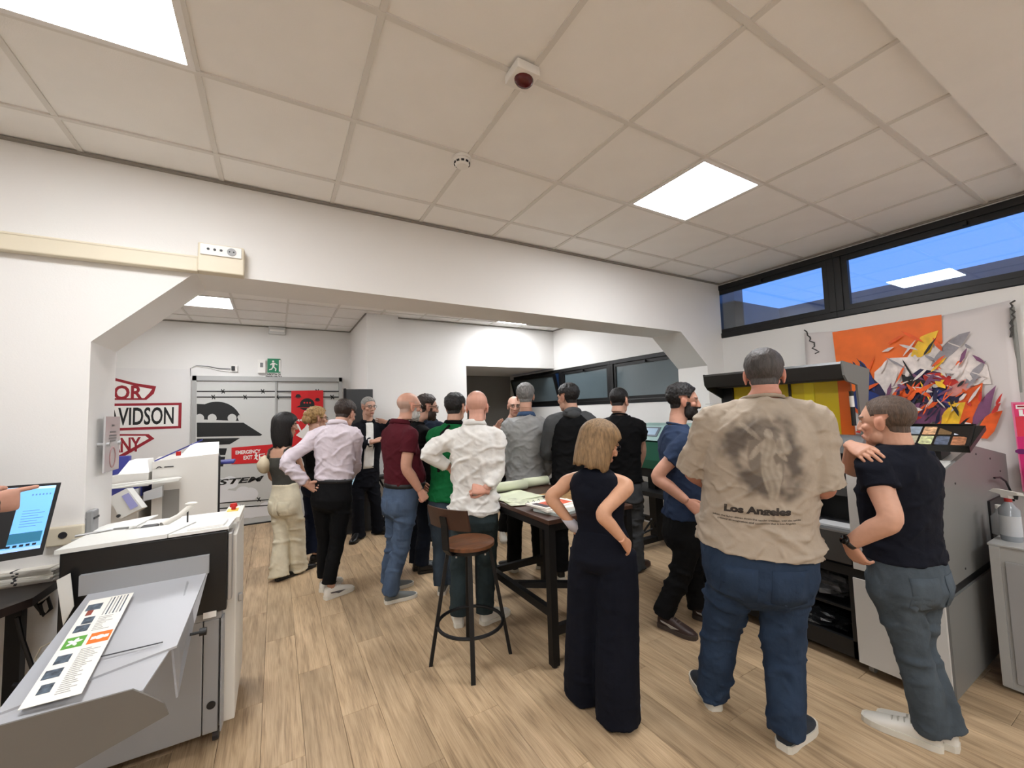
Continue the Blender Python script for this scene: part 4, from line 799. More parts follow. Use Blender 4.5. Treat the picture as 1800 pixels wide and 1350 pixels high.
b = MB(O); c = onX(1342, 625, 3.6); b.cyl((c[0], c[1], 1.7), (c[0], c[1], c[2]+.01), .03, 14); b.build('vent_cap', m_wp, t)
for x, y in ((XF+.07, yE1-.04), (XF+.09, yL+.05), (4.2, .95), (4.2, yL+.05)): b = MB(O); b.cyl((x, y-.012, .03), (x, y+.012, .03), .03, 14); b.box((x-.02, y-.02, .045), (x+.02, y+.02, .095)); b.build('caster', mat('caster_grey', (.55, .54, .52), .5), t)
for x, z in ((3.72, 1.25), (4.0, 1.2), (3.3, 1.12), (3.33, .65), (4.2, 1.1), (4.2, .9)): b = MB(O); b.cyl((x, yE0-.003, z), (x, yE0, z), .006, 8); b.build('screw', m_edge, t)
b = MB(O); b.prism([(XF+.022, yE0+.02, .62), (XF+.034, yE0-.001, .62), (XF+.034, yE0-.001, 1.03), (XF+.022, yE0+.02, 1.03)], (.004, 0, 0)); b.build('edge_trim', m_fw, t)
# plastic bags on the shelf, power cable
def bag(lab, c, s, seed, shade):
    tt = thing('plastic_bag', lab, 'bag', c); v, f = ellipsoid((0, 0, 0), (1, 1, 1), 18, 12); out = []
    for p in v:
        k = 1+.45*noise.noise(Vector(p)*2.3+Vector((seed, 0, 0))); q = np.array(p)*k*np.array(s); q[2] = max(q[2], -s[2]*.6)+s[2]*.6; out.append(q)
    b = MB(); b.add(out, f); b.build('film', shade, tt)
m_bag = mat('bag_film', (.34, .34, .345), .2, noise_amt=.5, noise_scale=25, spec=.8)
bag('crumpled grey plastic bag on the upper shelf of the flatbed printer', (3.22, 1.42, .335), (.12, .15, .09), 3.1, m_bag)
bag('flattened grey plastic bag on the lower shelf of the flatbed printer', (3.22, 1.5, .13), (.12, .18, .05), 8.4, mat('bag_film_dark', (.16, .165, .17), .25, noise_amt=.5, noise_scale=25, spec=.8))
c = onX(1318, 1092, 3.04); tt = thing('white_slip', 'white paper slip lying at the foot of the flatbed printer bay', 'paper', (3.10, 1.86, .13)); b = MB((3.10, 1.86, .13)); b.prism([(3.055, 1.70, .162), (3.15, 1.72, .135), (3.13, 1.95, .135), (3.055, 1.93, .162)], (0, 0, .003)); b.build('sheet', m_paper, tt)
tag(MB().tube([onY(x, y, yE0-.03) for x, y in ((1748, 840), (1758, 839), (1768, 846), (1776, 862), (1782, 880))], .006, 8).build('power_cable', m_blackp, None, True), 'black cable plugged into the end panel of the flatbed printer', 'cable')
# sample board tilted on the machine
S0, S1, S2, S3 = onX(1590, 779, 3.30), onX(1704, 789, 3.32), onX(1735, 749, 3.56), onX(1622, 747, 3.56)
S0[2] = S1[2] = 1.318; S2[2] = S3[2] = 1.432
S0[1], S3[1] = 1.03, 1.05; S1[1], S2[1] = .735, .715
up = nrm(np.cross(S1-S0, S3-S0)); up = up if up[2] > 0 else -up
t = thing('sample_board', 'black tray of eight colourful print samples tilted on top of the flatbed printer', 'board', tuple((S0+S2)/2-up*.03)); O = np.array(t.location)
b = MB(O); b.prism([S0, S1, S2, S3], -up*.028); b.build('tray', mat('tray_black', (.06, .065, .055), .4), t)
U, V = S1-S0, S3-S0
def sq(name, u0, v0, u1, v1, m_, l0=.0, l1=.002): q = MB(O); q.prism([S0+U*u+V*v+up*l0 for u, v in ((u0, v0), (u1, v0), (u1, v1), (u0, v1))], up*(l1-l0)); return q.build(name, m_, t)
for (a, b_, c, d) in ((0, 0, 1, .04), (0, .96, 1, 1), (0, 0, .025, 1), (.965, 0, 1, 1)): sq('rim', a, b_, c, d, mat('tray_black', (.06, .065, .055), .4), 0, .01)
pal = [(.75, .72, .62), (.80, .82, .62), (.34, .38, .45), (.62, .42, .30), (.60, .66, .72), (.85, .68, .52), (.45, .36, .24), (.78, .80, .85)]
for k in range(8):
    r_, c_ = divmod(k, 4); u0 = .05+c_*.23; v0 = .10+r_*.44
    sq('print_sample', u0, v0, u0+.19, v0+.36, mat(f'sample_{k}', pal[k], .35, noise_amt=.75 if k in (1, 2, 3, 5) else .25, noise_scale=45, stretch=(1, 1, 1)), 0, .003)
q = MB(O); q.prism([S0+U*(.86+.05*math.cos(a))+V*(.76+.08*math.sin(a))+up*.0035 for a in np.linspace(0, 6.28, 14, endpoint=False)], up*.0006); q.build('dot_print', m_blk, t)
b = MB(O); b.box((3.36, .86, 1.20), (3.52, .98, 1.33)); b.build('stand', m_blackp, t)
# ------------------------------------------------------------------ wall banner (an abstract paint splash in the same colours), cords, magenta poster
BX = XR-.03
Bp = {'tl': onX(1412, 580, BX), 'tr': onX(1780, 528, BX)}
y_l, y_r, z_t = 2.02, .72, 2.27; z_b = .55
t = thing('wall_banner', 'large white wall banner with an orange block and colourful paint splashes', 'banner', (BX, (y_l+y_r)/2, z_b)); O = np.array(t.location)
n = 30; v = []; f = []
for i in range(n+1):
    for j in range(n+1):
        s_, r_ = i/n, j/n; y = y_l+(y_r-y_l)*s_; dip = .05*math.sin(math.pi*s_) if r_ > .5 else 0
        z = z_b+(z_t-z_b)*r_-dip*(r_-.5)*2
        x = BX-.012-.012*math.sin((s_+r_)*9)*math.exp(-((s_-1)**2+(r_-1)**2)*6)*1.5-.008*math.sin((s_*1.3-r_)*14)*math.exp(-((s_-0)**2+(r_-1)**2)*8)
        v.append((x, y, z))
for i in range(n):
    for j in range(n): f.append((i*(n+1)+j, (i+1)*(n+1)+j, (i+1)*(n+1)+j+1, i*(n+1)+j+1))
b = MB(O); b.add(v, f); o = b.build('sheet', mat('banner_fabric', (.83, .80, .79), .6), t, True); s_ = o.modifiers.new('thick', 'SOLIDIFY'); s_.thickness = .002
def bp(x, y): p = onX(x, y, BX-.03); return (-(p[1]), p[2])
def bpoly(name, P, m_, lift, ext=.0008): return pieces(name, [[bp(*q) for q in P]], m_, t, (0, -1, 0), (0, 0, 1), (BX-.03, 0, 0), ext=ext, lift=lift)
m_bo = mat('paint_orange', (.93, .43, .12), .55, noise_amt=.16, noise_scale=6)
bpoly('orange_block', [(1463, 584), (1655, 553), (1660, 700), (1478, 700)], m_bo, 0)
pc = {'o': (.90, .36, .10), 'r': (.78, .17, .13), 'b': (.10, .20, .47), 'n': (.13, .12, .26), 'p': (.47, .28, .42), 'w': (.88, .84, .82), 'y': (.95, .76, .18), 'k': (.10, .09, .10), 'g': (.60, .58, .60), 'k2': (.83, .55, .52)}
pm_ = {k: mat('paint_'+k, c, .55, noise_amt=.3, noise_scale=14) for k, c in pc.items()}
rs = random.Random(21)
def stroke(x, y, l, w, a, key, lift):
    ca, sa = math.cos(a), math.sin(a); P = []
    side = [(-.5, .0), (-.32, .42), (-.05, .5+.2*rs.random()), (.22, .34), (.5, .06*rs.random()), (.30, -.38), (.02, -.5), (-.3, -.36)]
    for u, q in side:
        u += rs.uniform(-.05, .05); q += rs.uniform(-.1, .1); P.append((x+l*u*ca-w*q*sa, y+l*u*sa+w*q*ca))
    bpoly('paint_stroke', P, pm_[key], lift)
L_ = [(1540, 705, 90, 60, .3, 'b'), (1580, 660, 110, 70, -.5, 'w'), (1600, 700, 150, 60, -.6, 'o'), (1640, 640, 120, 80, -.2, 'w'), (1690, 640, 120, 70, .6, 'w'), (1640, 690, 120, 70, .4, 'n'),
      (1560, 735, 110, 60, .2, 'n'), (1610, 735, 120, 46, -.3, 'p'), (1700, 720, 110, 44, -1.0, 'o'), (1672, 735, 80, 30, -.9, 'y'), (1625, 605, 70, 26, -.8, 'y'), (1672, 612, 90, 22, -.7, 'g'), (1540, 680, 60, 18, .9, 'n'), (1565, 745, 120, 26, -.2, 'r'),
      (1730, 715, 80, 22, -1.05, 'p'), (1740, 745, 70, 30, -.9, 'o'), (1655, 668, 70, 22, .2, 'r'), (1690, 680, 70, 20, -.4, 'k2'), (1605, 675, 50, 18, .7, 'k'), (1715, 655, 60, 12, -.8, 'g'), (1640, 720, 60, 26, 1.1, 'p'), (1525, 660, 60, 14, 1.1, 'b'), (1590, 720, 80, 16, -.5, 'k'), (1660, 700, 50, 14, .9, 'b')]
for k, (x, y, l, w, a, key) in enumerate(L_): stroke(x, y, l, w, a, key, .0012+.0004*k)
for k in range(150):
    x = rs.gauss(1632, 52); y = rs.gauss(688, 38)-.25*(x-1632)*(x > 1632)*.5
    key = rs.choice('bbnwko' if x < 1560 else ('nnpkorw' if y > 690 and x < 1660 else ('ooyrkwp' if y > 680 else 'wwwwgpkoy')))
    l = rs.uniform(10, 44); stroke(x, y, l, rs.uniform(2.0, 8), rs.choice([-.9, -.6, .35, -1.1, .9])+rs.uniform(-.25, .25), key, .0115+.00012*k)
for (x0, y0, s_) in ((1416, 582, -1), (1779, 530, 1)):
    b = MB(O); pts = [onX(x0+rs.uniform(-4, 6)*1+(k*1.5 if s_ < 0 else 0), y0-2+k*(3.2 if s_ < 0 else 5), BX-.02) for k in range(14)]; b.tube(pts, .006, 6); b.build('cord', mat('cord_dark', (.25, .24, .23), .7), t, True)
b = MB(O); b.tube([onX(1779, 540, BX), onX(1788, 620, BX), onX(1793, 690, BX)], .012, 8); b.build('side_pole', mat('pole_grey', (.52, .52, .50), .5), t, True)
pX = 4.4; t = thing('magenta_poster', 'pink and red poster cut by the frame edge above the spray bottle', 'poster', (pX, .66, 1.1)); O = np.array(t.location)
def pp(x, y): p = onX(x, y, pX); return (-(p[1]), p[2])
z1, z0 = 1.555, .95
def ppoly(name, P, m_, lift, ext=.001): return pieces(name, [P], m_, t, (0, -1, 0), (0, 0, 1), (pX, 0, 0), ext=ext, lift=lift)
m_mag = mat('poster_magenta', (.80, .12, .42), .5, noise_amt=.3, noise_scale=5); m_pred = mat('poster_red', (.85, .20, .28), .5)
ppoly('poster_sheet', [(-.755, z1), (-.745, z0), (-.25, z0), (-.25, z1)], mat('poster_pink_edge', (.88, .45, .60), .5), 0, .004)
ppoly('poster_field', [(-.745, z1-.01), (-.735, z0), (-.26, z0), (-.26, z1-.01)], m_pred, .0045); ppoly('poster_field', [(-.745, 1.32), (-.735, z0), (-.26, z0), (-.26, 1.36)], m_mag, .006)
ppoly('poster_band', [(-.745, z1-.012), (-.743, z1-.10), (-.26, z1-.10), (-.26, z1-.012)], mat('poster_band_pink', (.86, .20, .42), .5), .0062)
ppoly('white_bar', [(-.735, z1-.018), (-.735, z1-.045), (-.55, z1-.045), (-.55, z1-.018)], m_wp, .0075); ppoly('dark_bar', [(-.728, z1-.024), (-.728, z1-.034), (-.60, z1-.034), (-.60, z1-.024)], m_dkred, .009)
me_ = lettering('lettering', 'LO', .055, (pX, .725, z1-.075), (0, -1, 0), (0, 0, 1), m_wp, t, off=.003, xs=1.5, align='LEFT', lift=.009)
for k in range(5): ppoly('blot_print', [(-.73+.05*k+.03*math.cos(a), 1.22-.06*(k % 3)+.018*math.sin(a)) for a in np.linspace(0, 6.28, 9, endpoint=False)], mat('poster_purple', (.40, .05, .35), .5), .0085)
# ------------------------------------------------------------------ low cabinet with bottles
t = thing('side_cabinet', 'low light grey metal cabinet holding spray bottles, right of the flatbed printer', 'cabinet', (3.75, .42, 0)); O = np.array(t.location); m_cab = mat('cabinet_grey', (.66, .66, .65), .5)
kz = .775
b = MB(O); b.box((3.46, .08, .02), (4.05, .728, kz)); b.build('body', m_cab, t)
b = MB(O); b.box((3.45, .07, kz), (4.06, .735, kz+.012), bev=.003); b.build('top', m_cab, t)
b = MB(O); b.box((3.448, .10, .06), (3.46, .675, kz-.075), bev=.003); dd = b.build('door', mat('cabinet_door_grey', (.62, .62, .62), .5), t); b = MB(O); b.box((3.447, .69, .03), (3.459, .728, kz)); b.build('door_post', m_cab, t)
b = MB(O); b.box((3.438, .14, .40), (3.448, .16, .52), bev=.003); b.build('handle', m_steel, dd)
def bottle(lab, x, y, h, r, clear):
    tt = thing('spray_bottle', lab, 'bottle', (x, y, kz+.012)); b = MB()
    b.tube([(0, 0, 0), (0, 0, .01), (0, 0, h*.62), (0, 0, h*.72), (0, 0, h*.78)], [r*.94, r, r, r*.5, r*.33], 18); b.build('body', clear, tt, True)
    b = MB(); b.tube([(0, 0, .03), (0, 0, h*.5)], [r*1.01, r*1.01], 18); b.build('label', mat('bottle_label', (.72, .73, .74), .6), tt, True)
    b = MB(); b.tube([(0, 0, h*.77), (0, 0, h*.84)], [r*.38, r*.38], 14); b.build('red_collar', mat('collar_red', (.62, .14, .13), .45), tt, True)
    b = MB(); b.prism([(-.060, .0, h*.93), (-.055, 0, h*.985), (.05, 0, h*1.0), (.075, 0, h*.93), (.02, 0, h*.90), (.018, 0, h*.84), (-.018, 0, h*.84), (-.016, 0, h*.90)], (0, .024, 0)); b.v = [(x_, y_-.012, z_) for x_, y_, z_ in b.v]
    b.v = [(-y_, x_, z_) if False else (x_*.5, x_*.9+y_, z_) for x_, y_, z_ in b.v]; b.build('spray_head', m_wp, tt)
    b = MB(); b.prism([(-.03, -.004, h*.92), (-.034, -.004, h*.84), (-.041, -.004, h*.84), (-.045, -.004, h*.92)], (0, .008, 0)); b.v = [(x_*.5, x_*.9+y_, z_) for x_, y_, z_ in b.v]; b.build('trigger', m_edge, tt)
m_clear = mat('bottle_plastic', (.55, .57, .59), .15, spec=.6)
c = onX(1782, 975, 3.60); bottle('clear spray bottle with white head and red collar on the grey cabinet', c[0], c[1], .28, .042, m_clear)
c = onX(1764, 960, 3.72); tt = thing('plastic_bottle', 'small clear squat bottle behind the spray bottle', 'bottle', (c[0], c[1], kz+.012)); b = MB(); b.tube([(0, 0, 0), (0, 0, .1), (0, 0, .125), (0, 0, .15)], [.04, .04, .02, .016], 16); b.build('body', mat('bottle_plastic_pale', (.7, .71, .72), .15), tt, True)
b = MB(); b.tube([(0, 0, .148), (0, 0, .17)], [.018, .018], 14); b.build('cap', m_wp, tt, True)
# ================================================================== PEOPLE
_tmp = []
def remesh(V, F, vox, smooth=2, fac=.5):
    me = bpy.data.meshes.new('grown'); me.from_pydata([tuple(p) for p in V], [], F); me.update()
    o = bpy.data.objects.new('grown', me); COL.objects.link(o)
    m = o.modifiers.new('r', 'REMESH'); m.mode = 'VOXEL'; m.voxel_size = vox
    if smooth: s = o.modifiers.new('s', 'SMOOTH'); s.iterations = smooth; s.factor = fac
    dg = bpy.context.evaluated_depsgraph_get(); dg.update(); ev = o.evaluated_get(dg); em = ev.to_mesh()
    n = len(em.vertices); co = np.empty(n*3); em.vertices.foreach_get('co', co)
    no = np.empty(n*3); em.vertex_normals.foreach_get('vector', no)
    nl = len(em.loops); li = np.empty(nl, int); em.loops.foreach_get('vertex_index', li)
    ls = np.empty(len(em.polygons), int); em.polygons.foreach_get('loop_start', ls); lt = np.empty(len(em.polygons), int); em.polygons.foreach_get('loop_total', lt)
    faces = [li[a:a+b] for a, b in zip(ls, lt)]
    fq = li.reshape(-1, 4) if (lt == 4).all() else None
    ev.to_mesh_clear(); bpy.data.objects.remove(o); bpy.data.meshes.remove(me)
    return co.reshape(-1, 3), (fq if fq is not None else faces), no.reshape(-1, 3)
def npmesh(name, V, F, m, parent, org, col=None, smooth=True):
    V = np.asarray(V)-org; me = bpy.data.meshes.new(name)
    if isinstance(F, np.ndarray):
        k = F.shape[1]; me.vertices.add(len(V)); me.vertices.foreach_set('co', V.ravel()); me.loops.add(F.size); me.loops.foreach_set('vertex_index', F.ravel().astype(np.int32))
        me.polygons.add(len(F)); me.polygons.foreach_set('loop_start', np.arange(0, F.size, k, dtype=np.int32)); me.polygons.foreach_set('loop_total', np.full(len(F), k, dtype=np.int32)); me.update(calc_edges=True)
    else:
        me.from_pydata([tuple(p) for p in V], [], [tuple(int(i) for i in f) for f in F]); me.update()
    if smooth: me.polygons.foreach_set('use_smooth', [True]*len(me.polygons))
    if col is not None:
        a = me.color_attributes.new('Col', 'FLOAT_COLOR', 'POINT'); a.data.foreach_set('color', np.column_stack([col, np.ones(len(col))]).ravel())
    return link(name, me, m, parent)
def sstep(x, a, b): t = np.clip((x-a)/(b-a), 0, 1); return t*t*(3-2*t)
def vnoise(P, f, seed):
    """cheap smooth vector field noise in -1..1 from warped sines"""
    P = P*f; s = seed*1.7
    a = np.sin(P[:, 0]*1.0+1.3*np.sin(P[:, 1]*.9+s)+s)+np.sin(P[:, 1]*1.1+1.1*np.sin(P[:, 2]*1.2+2*s)+1.9*s)+np.sin(P[:, 2]*.95+1.2*np.sin(P[:, 0]*1.05+3*s)+.7*s)
    return a/3
def folds(P, f, seed, ax):
    """directional crease field: ridges running across axis ax"""
    u = P@ax; w = vnoise(P, f*.35, seed); w2 = vnoise(P, f*.8, seed+3)
    return 1.25*np.maximum(0, np.sin(u*f+3.4*w))**2.6*np.maximum(0, .45+.75*w2)
# ---- canonical head (chin to crown .232 m, origin between the ears; x right, y forward, z up)
def make_head():
    V = []; F = []
    def A(vf):
        n = len(V); V.extend(vf[0]); F.extend([tuple(i+n for i in q) for q in vf[1]])
    E = lambda c, r, rot=None: A(ellipsoid(c, r, 20, 14, rot))
    E((0, -.016, .036), (.0745, .094, .080)); E((0, .002, .020), (.0725, .088, .074))
    E((0, .034, -.028), (.056, .054, .076)); E((0, .034, -.070), (.050, .050, .044)); E((0, .066, -.099), (.022, .018, .017))
    E((0, .072, .026), (.048, .020, .014)); E((-.03, .074, .021), (.024, .016, .008)); E((.03, .074, .021), (.024, .016, .008))
    A(loft([((0, .083, .014), (1, 0, 0), (0, 1, .2), .008, .012), ((0, .092, -.008), (1, 0, 0), (0, 1, .3), .010, .014), ((0, .100, -.026), (1, 0, 0), (0, 1, .3), .013, .014), ((0, .096, -.038), (1, 0, 0), (0, 1, .2), .012, .012)], 12))
    E((0, .103, -.033), (.0125, .012, .011)); E((-.013, .092, -.036), (.008, .011, .008)); E((.013, .092, -.036), (.008, .011, .008))
    for s in (-1, 1):
        E((s*.042, .056, -.022), (.020, .022, .018)); E((s*.0735, -.004, -.010), (.007, .021, .033)); E((s*.078, -.012, -.002), (.006, .014, .026)); E((s*.0425, .026, -.066), (.013, .030, .030))
        E((s*.031, .072, .004), (.013, .0115, .0095))
    E((0, .087, -.064), (.023, .010, .0055)); E((0, .086, -.073), (.020, .010, .0065)); E((0, .078, -.068), (.028, .012, .018))
    A(loft([((0, -.016, .0), (1, 0, 0), (0, 1, 0), .054, .062), ((0, -.022, -.06), (1, 0, 0), (0, 1, 0), .052, .057), ((0, -.030, -.105), (1, 0, 0), (0, 1, 0), .055, .058)], 20))
    v, f, n = remesh(V, F, .0034, 7, .45); return v, f, n
HV, HF, HN = make_head()
# ---- canonical right hand: wrist at origin, fingers along +y, palm facing -z, thumb towards -x (right hand seen from the back)
def make_hand(curl, spread=.06, thumb=.5, point=False):
    V = []; F = []
    def A(vf): n = len(V); V.extend(vf[0]); F.extend([tuple(i+n for i in q) for q in vf[1]])
    X, Y, Z = np.eye(3)
    A(loft([((0, -.03, 0), X, Z, .027, .020), ((0, 0, 0), X, Z, .027, .018), ((0, .03, -.001), X, Z, .035, .016), ((0, .065, -.001), X, Z, .041, .0145), ((.001, .090, -.002), X, Z, .040, .012), ((.002, .097, -.003), X, Z, .036, .008)], 16, 2.6))
    for i, (x, l, r) in enumerate(((-.030, .074, .0088), (-.0095, .082, .0092), (.0115, .077, .0088), (.031, .061, .0078))):
        c = curl*(1+.08*i); c = 0.08 if (point and i == 0) else c
        p = np.array([x, .086-.004*abs(i-1.2), -.002]); a = 0.; sp = (i-1.5)*spread*(1-.5*curl); pts = [p-np.array([0, .016, 0])]; rr = [r]
        for seg, (fr, k) in enumerate(((.46, .9), (.30, 1.1), (.24, .8))):
            pts.append(p.copy()); rr.append(r*(1.05-.07*seg)); a += c*k
            p = p+l*fr*np.array([math.sin(sp), math.cos(a)*math.cos(sp), -math.sin(a)])
        pts += [p, p+.004*nrm(p-pts[-1])]; rr += [r*.86, r*.5]
        A(tube(pts, rr, 10))
    t = thumb; A(tube([(-.018, .012, -.004), (-.036, .036, -.012-.010*t), (-.050+.008*t, .062, -.020-.022*t), (-.054+.018*t, .088, -.026-.030*t), (-.054+.02*t, .093, -.027-.031*t)], [.014, .0135, .0115, .0095, .006], 10))
    return remesh(V, F, .0032, 2, .4)
HANDS = {'relaxed': make_hand(.35, .05, .4), 'flat': make_hand(.10, .07, .15), 'grip': make_hand(1.05, .02, .9), 'point': make_hand(1.1, .02, .9, True)}
TT = np.array([-.12, -.05, .05, .18, .34, .50, .66, .80, .90, .955, 1.0])
TW = np.array([.05, .155, .172, .168, .152, .157, .170, .178, .150, .095, .060])
TD = np.array([.05, .100, .118, .112, .102, .108, .116, .110, .092, .072, .058])
TO = np.array([.0, -.018, -.022, -.010, .006, .008, .002, -.010, -.016, -.014, -.008])
m_skin = mat('skin', (.8, .6, .5), .5, attr='Col', noise_amt=.05, noise_scale=40, spec=.35)
m_gl = mat('glasses_frame', (.07, .06, .06), .3)
def hairmat(name, c): return mat('hair_'+name, c, .5, noise_amt=.5, noise_scale=30, stretch=(3, 3, .5), bump=.6, bump_scale=60, spec=.4)
def rodr(v, ax, a): ax = nrm(ax); return v*math.cos(a)+np.cross(ax, v)*math.sin(a)+ax*np.dot(ax, v)*(1-math.cos(a))
def catmull(P, R, k=5):
    P = [np.asarray(p, float) for p in P]; out = []; rr = []
    for i in range(len(P)-1):
        a, b, c, d = P[max(i-1, 0)], P[i], P[i+1], P[min(i+2, len(P)-1)]
        for j in range(k):
            t = j/k; out.append(.5*((2*b)+(-a+c)*t+(2*a-5*b+4*c-d)*t*t+(-a+3*b-3*c+d)*t**3)); rr.append(R[i]+(R[i+1]-R[i])*t)
    out.append(P[-1]); rr.append(R[-1]); return out, rr
def person(label, H, feet, toe, pelvis, neck, head, el, wr, face, top, bottom, shoes, hair, skin=(.78, .58, .48),
           girth=1., belly=0., female=False, knees=None, hands=('relaxed', 'relaxed'), palm=(None, None), sw=None, glasses=False, beard=None, hipface=None, vox=.010, seed=0, handdir=(None, None), neckf=1., shdrop=(0, 0), heads=1.):
    S = H/1.75; fl = [onZ(*p[:2], 0) if len(p) == 2 else np.array(p, float) for p in feet]
    base = (fl[0]+fl[1])/2; dist = np.hypot(base[0], base[1]); dirh = np.array([base[0], base[1], 0])/dist; side = np.array([dirh[1], -dirh[0], 0.])
    def P(px, py, d=0.): r = ray(px, py); t = (dist+d)/np.dot(r, dirh); return np.array([0, 0, HC])+r*t
    def ang(a): a = R_(a); return dirh*math.cos(a)+side*math.sin(a)
    root = thing('person', label, 'person', tuple(base)); O = base.copy()
    pel, nk = P(*pelvis), P(*neck); fw = ang(face); rt = np.array([fw[1], -fw[0], 0.]); hfw = ang(face if hipface is None else hipface); hrt = np.array([hfw[1], -hfw[0], 0.])
    up = nrm(nk-pel); L = np.linalg.norm(nk-pel)
    sw = (.172 if not female else .150)*S*girth**.5 if sw is None else sw
    def rings(grow, t0=-.12, t1=1., keep=True, wmul=1., flare=0., tuck=None):
        grow0 = grow
        ts = [t for t in np.linspace(t0, t1, 22)]; out = []
        for t in ts:
            tt = t if not (keep and t < .05) else .05
            if tuck is not None: grow = .002+(grow0-.002)*float(np.clip((t-tuck)/.10, 0, 1))**.6
            w = np.interp(tt, TT, TW); d = np.interp(tt, TT, TD); o = np.interp(tt, TT, TO)
            if female: w *= np.interp(t, [0, .2, .4, .6, .8, 1], [1.02, .98, .84, .88, .88, .9]); d *= np.interp(t, [0, .3, .5, .68, .8, 1], [1, .9, .9, 1.08, .9, .9])
            w *= np.interp(t, [.0, .6, .85, 1], [girth, girth, girth**.7, 1]); d *= np.interp(t, [.0, .6, .85, 1], [girth, girth, girth**.7, 1])
            d += belly*math.exp(-((t-.33)/.22)**2)*.5; o += belly*math.exp(-((t-.33)/.22)**2)*.5; w += belly*.25*math.exp(-((t-.30)/.25)**2)
            k = np.clip(t, 0, 1); u = nrm(hrt*(1-k)+rt*k); u = nrm(u-up*np.dot(u, up)); v = np.cross(up, u)
            out.append((pel+(nk-pel)*t+v*o*S, u, v, w*S*wmul+grow+flare*max(0, .3-t), d*S+grow+flare*max(0, .3-t)))
        return out
    # joints
    sh = []; elb = []; wri = []
    for i, s in enumerate((-1, 1)):
        sh.append(nk-up*(.112+shdrop[i])*S+rt*s*sw-np.cross(up, rt)*.006); elb.append(P(*el[i])); wri.append(P(*wr[i]))
    hips = [pel+hrt*s*.088*S*girth**.5+up*.04*S for s in (-1, 1)]
    ank = []; kn = []; td = []
    for i, s in enumerate((-1, 1)):
        d = ang(toe[i]); td.append(d); ank.append(fl[i]+d*.045*S+np.array([0, 0, .085*S]))
        kn.append(P(*knees[i]) if knees and knees[i] else (hips[i]*.49+ank[i]*.51)+hfw*.018*S+np.array([0, 0, .0]))
    V = []; F = []
    def A(vf): n = len(V); V.extend(vf[0]); F.extend([tuple(i+n for i in q) for q in vf[1]])
    am = girth**.45*(.90 if female else 1.1)
    arms = []
    for i, s in enumerate((-1, 1)):
        m1 = sh[i]*.5+elb[i]*.5; m2 = elb[i]*.62+wri[i]*.38
        pts, rr = catmull([nk-up*.070*S+rt*s*sw*.42-np.cross(up, rt)*.008, sh[i]+up*.006, sh[i]*.72+elb[i]*.28, m1, elb[i], m2, wri[i]], [x*S*am for x in (.046, .050, .053, .047, .041, .042, .0275)], 4); arms.append((pts, rr))
    hc = P(*head[:3]); hy, hp, hr = (list(head[3:])+[0, 0, 0])[:3]
    hf = ang(hy); hR = np.array([hf[1], -hf[0], 0.]); hf = rodr(hf, hR, -R_(hp)); hU = np.cross(hR, hf); hR, hU = rodr(hR, hf, R_(hr)), rodr(hU, hf, R_(hr))
    hs = 1.10*S**.4*(.95 if female else 1.)*heads
    A(loft(rings(-.010, keep=False), 20)); 
    for a in arms: A(tube(a[0], a[1], 12))
    nb = hc-hU*.085*hs-hf*.024*hs
    A(loft([(nk-up*.05*S, rt, np.cross(up, rt), .075*S, .062*S), (nk+up*.005, rt, np.cross(up, rt), .062*S*neckf, .060*S*neckf), (nb*.6+nk*.4, hR, np.cross(hU, hR), .056*hs*neckf, .060*hs*neckf), (nb, hR, np.cross(hU, hR), .054*hs*neckf, .058*hs*neckf), (nb+hU*.03, hR, hf, .05*hs, .054*hs)], 18))
    legr = [.085, .080, .066, .050, .050, .036]
    legs = []
    for i in range(2):
        lp, lr = catmull([hips[i], hips[i]*.72+kn[i]*.28, hips[i]*.35+kn[i]*.65, kn[i], kn[i]*.68+ank[i]*.32-hfw*.012, ank[i]], [x*S*girth**.5 for x in legr], 4); legs.append((lp, lr)); A(tube(lp, [r*.93 for r in lr], 12))
        A(ellipsoid(ank[i]-np.array([0, 0, .045*S])+td[i]*.03, (.035*S, .035*S, .035*S), 10, 7))
    BV, BF, BN = remesh(V, F, .0095, 4)
    skin = np.array(skin); skin = np.array(lin(skin*.82+skin.mean()*.18+np.array([.025, .02, .015]))); parts = [(BV, BF, np.tile(skin, (len(BV), 1)))]
    # head
    hv = HV.copy()
    if female: k = sstep(-hv[:, 2], 0, .09)*.13; hv[:, 0] *= 1-k; hv[:, 1] = np.where(hv[:, 1] > 0, hv[:, 1]*(1-k*.35), hv[:, 1])
    x, y, z = HV.T; c = np.tile(skin, (len(HV), 1))
    def mixc(mask, cc): 
        nonlocal c
        mask = np.clip(mask, 0, 1)[:, None]; c = c*(1-mask)+np.array(lin(cc))*mask
    red = skin*np.array([1.05, .80, .76]); k = np.exp(-(((np.abs(x)-.045)/.02)**2+((z+.03)/.025)**2))*(y > .03)*.5+np.exp(-((x/.014)**2+((z+.032)/.014)**2))*(y > .08)*.5+(np.abs(x) > .070)*(np.abs(z) < .04)*(y < .03)*(y > -.04)*.5
    c = c*(1-k[:, None])+red*k[:, None]
    mixc(((np.abs(x) < .025)*(np.abs(z+.0685) < .0095)*(y > .074))*.55, (.66, .36, .34))
    ear_shade = np.exp(-(((y+.003)/.010)**2+((z+.006)/.015)**2))*(np.abs(x) > .073)*.55; c = c*(1-ear_shade[:, None])+skin*np.array([.62, .42, .38])*ear_shade[:, None]  # shade in the hollow of the ear, painted into the skin colour
    hcol = hair[1] if hair else (.2, .15, .12)
    bz = .024-.10*(np.abs(x)-.03)**2*10
    mixc((np.abs(x) > .012)*(np.abs(x) < .052)*(np.abs(z-bz) < .0048)*(y > .05)*.8, tuple(np.array(hcol)*.8))
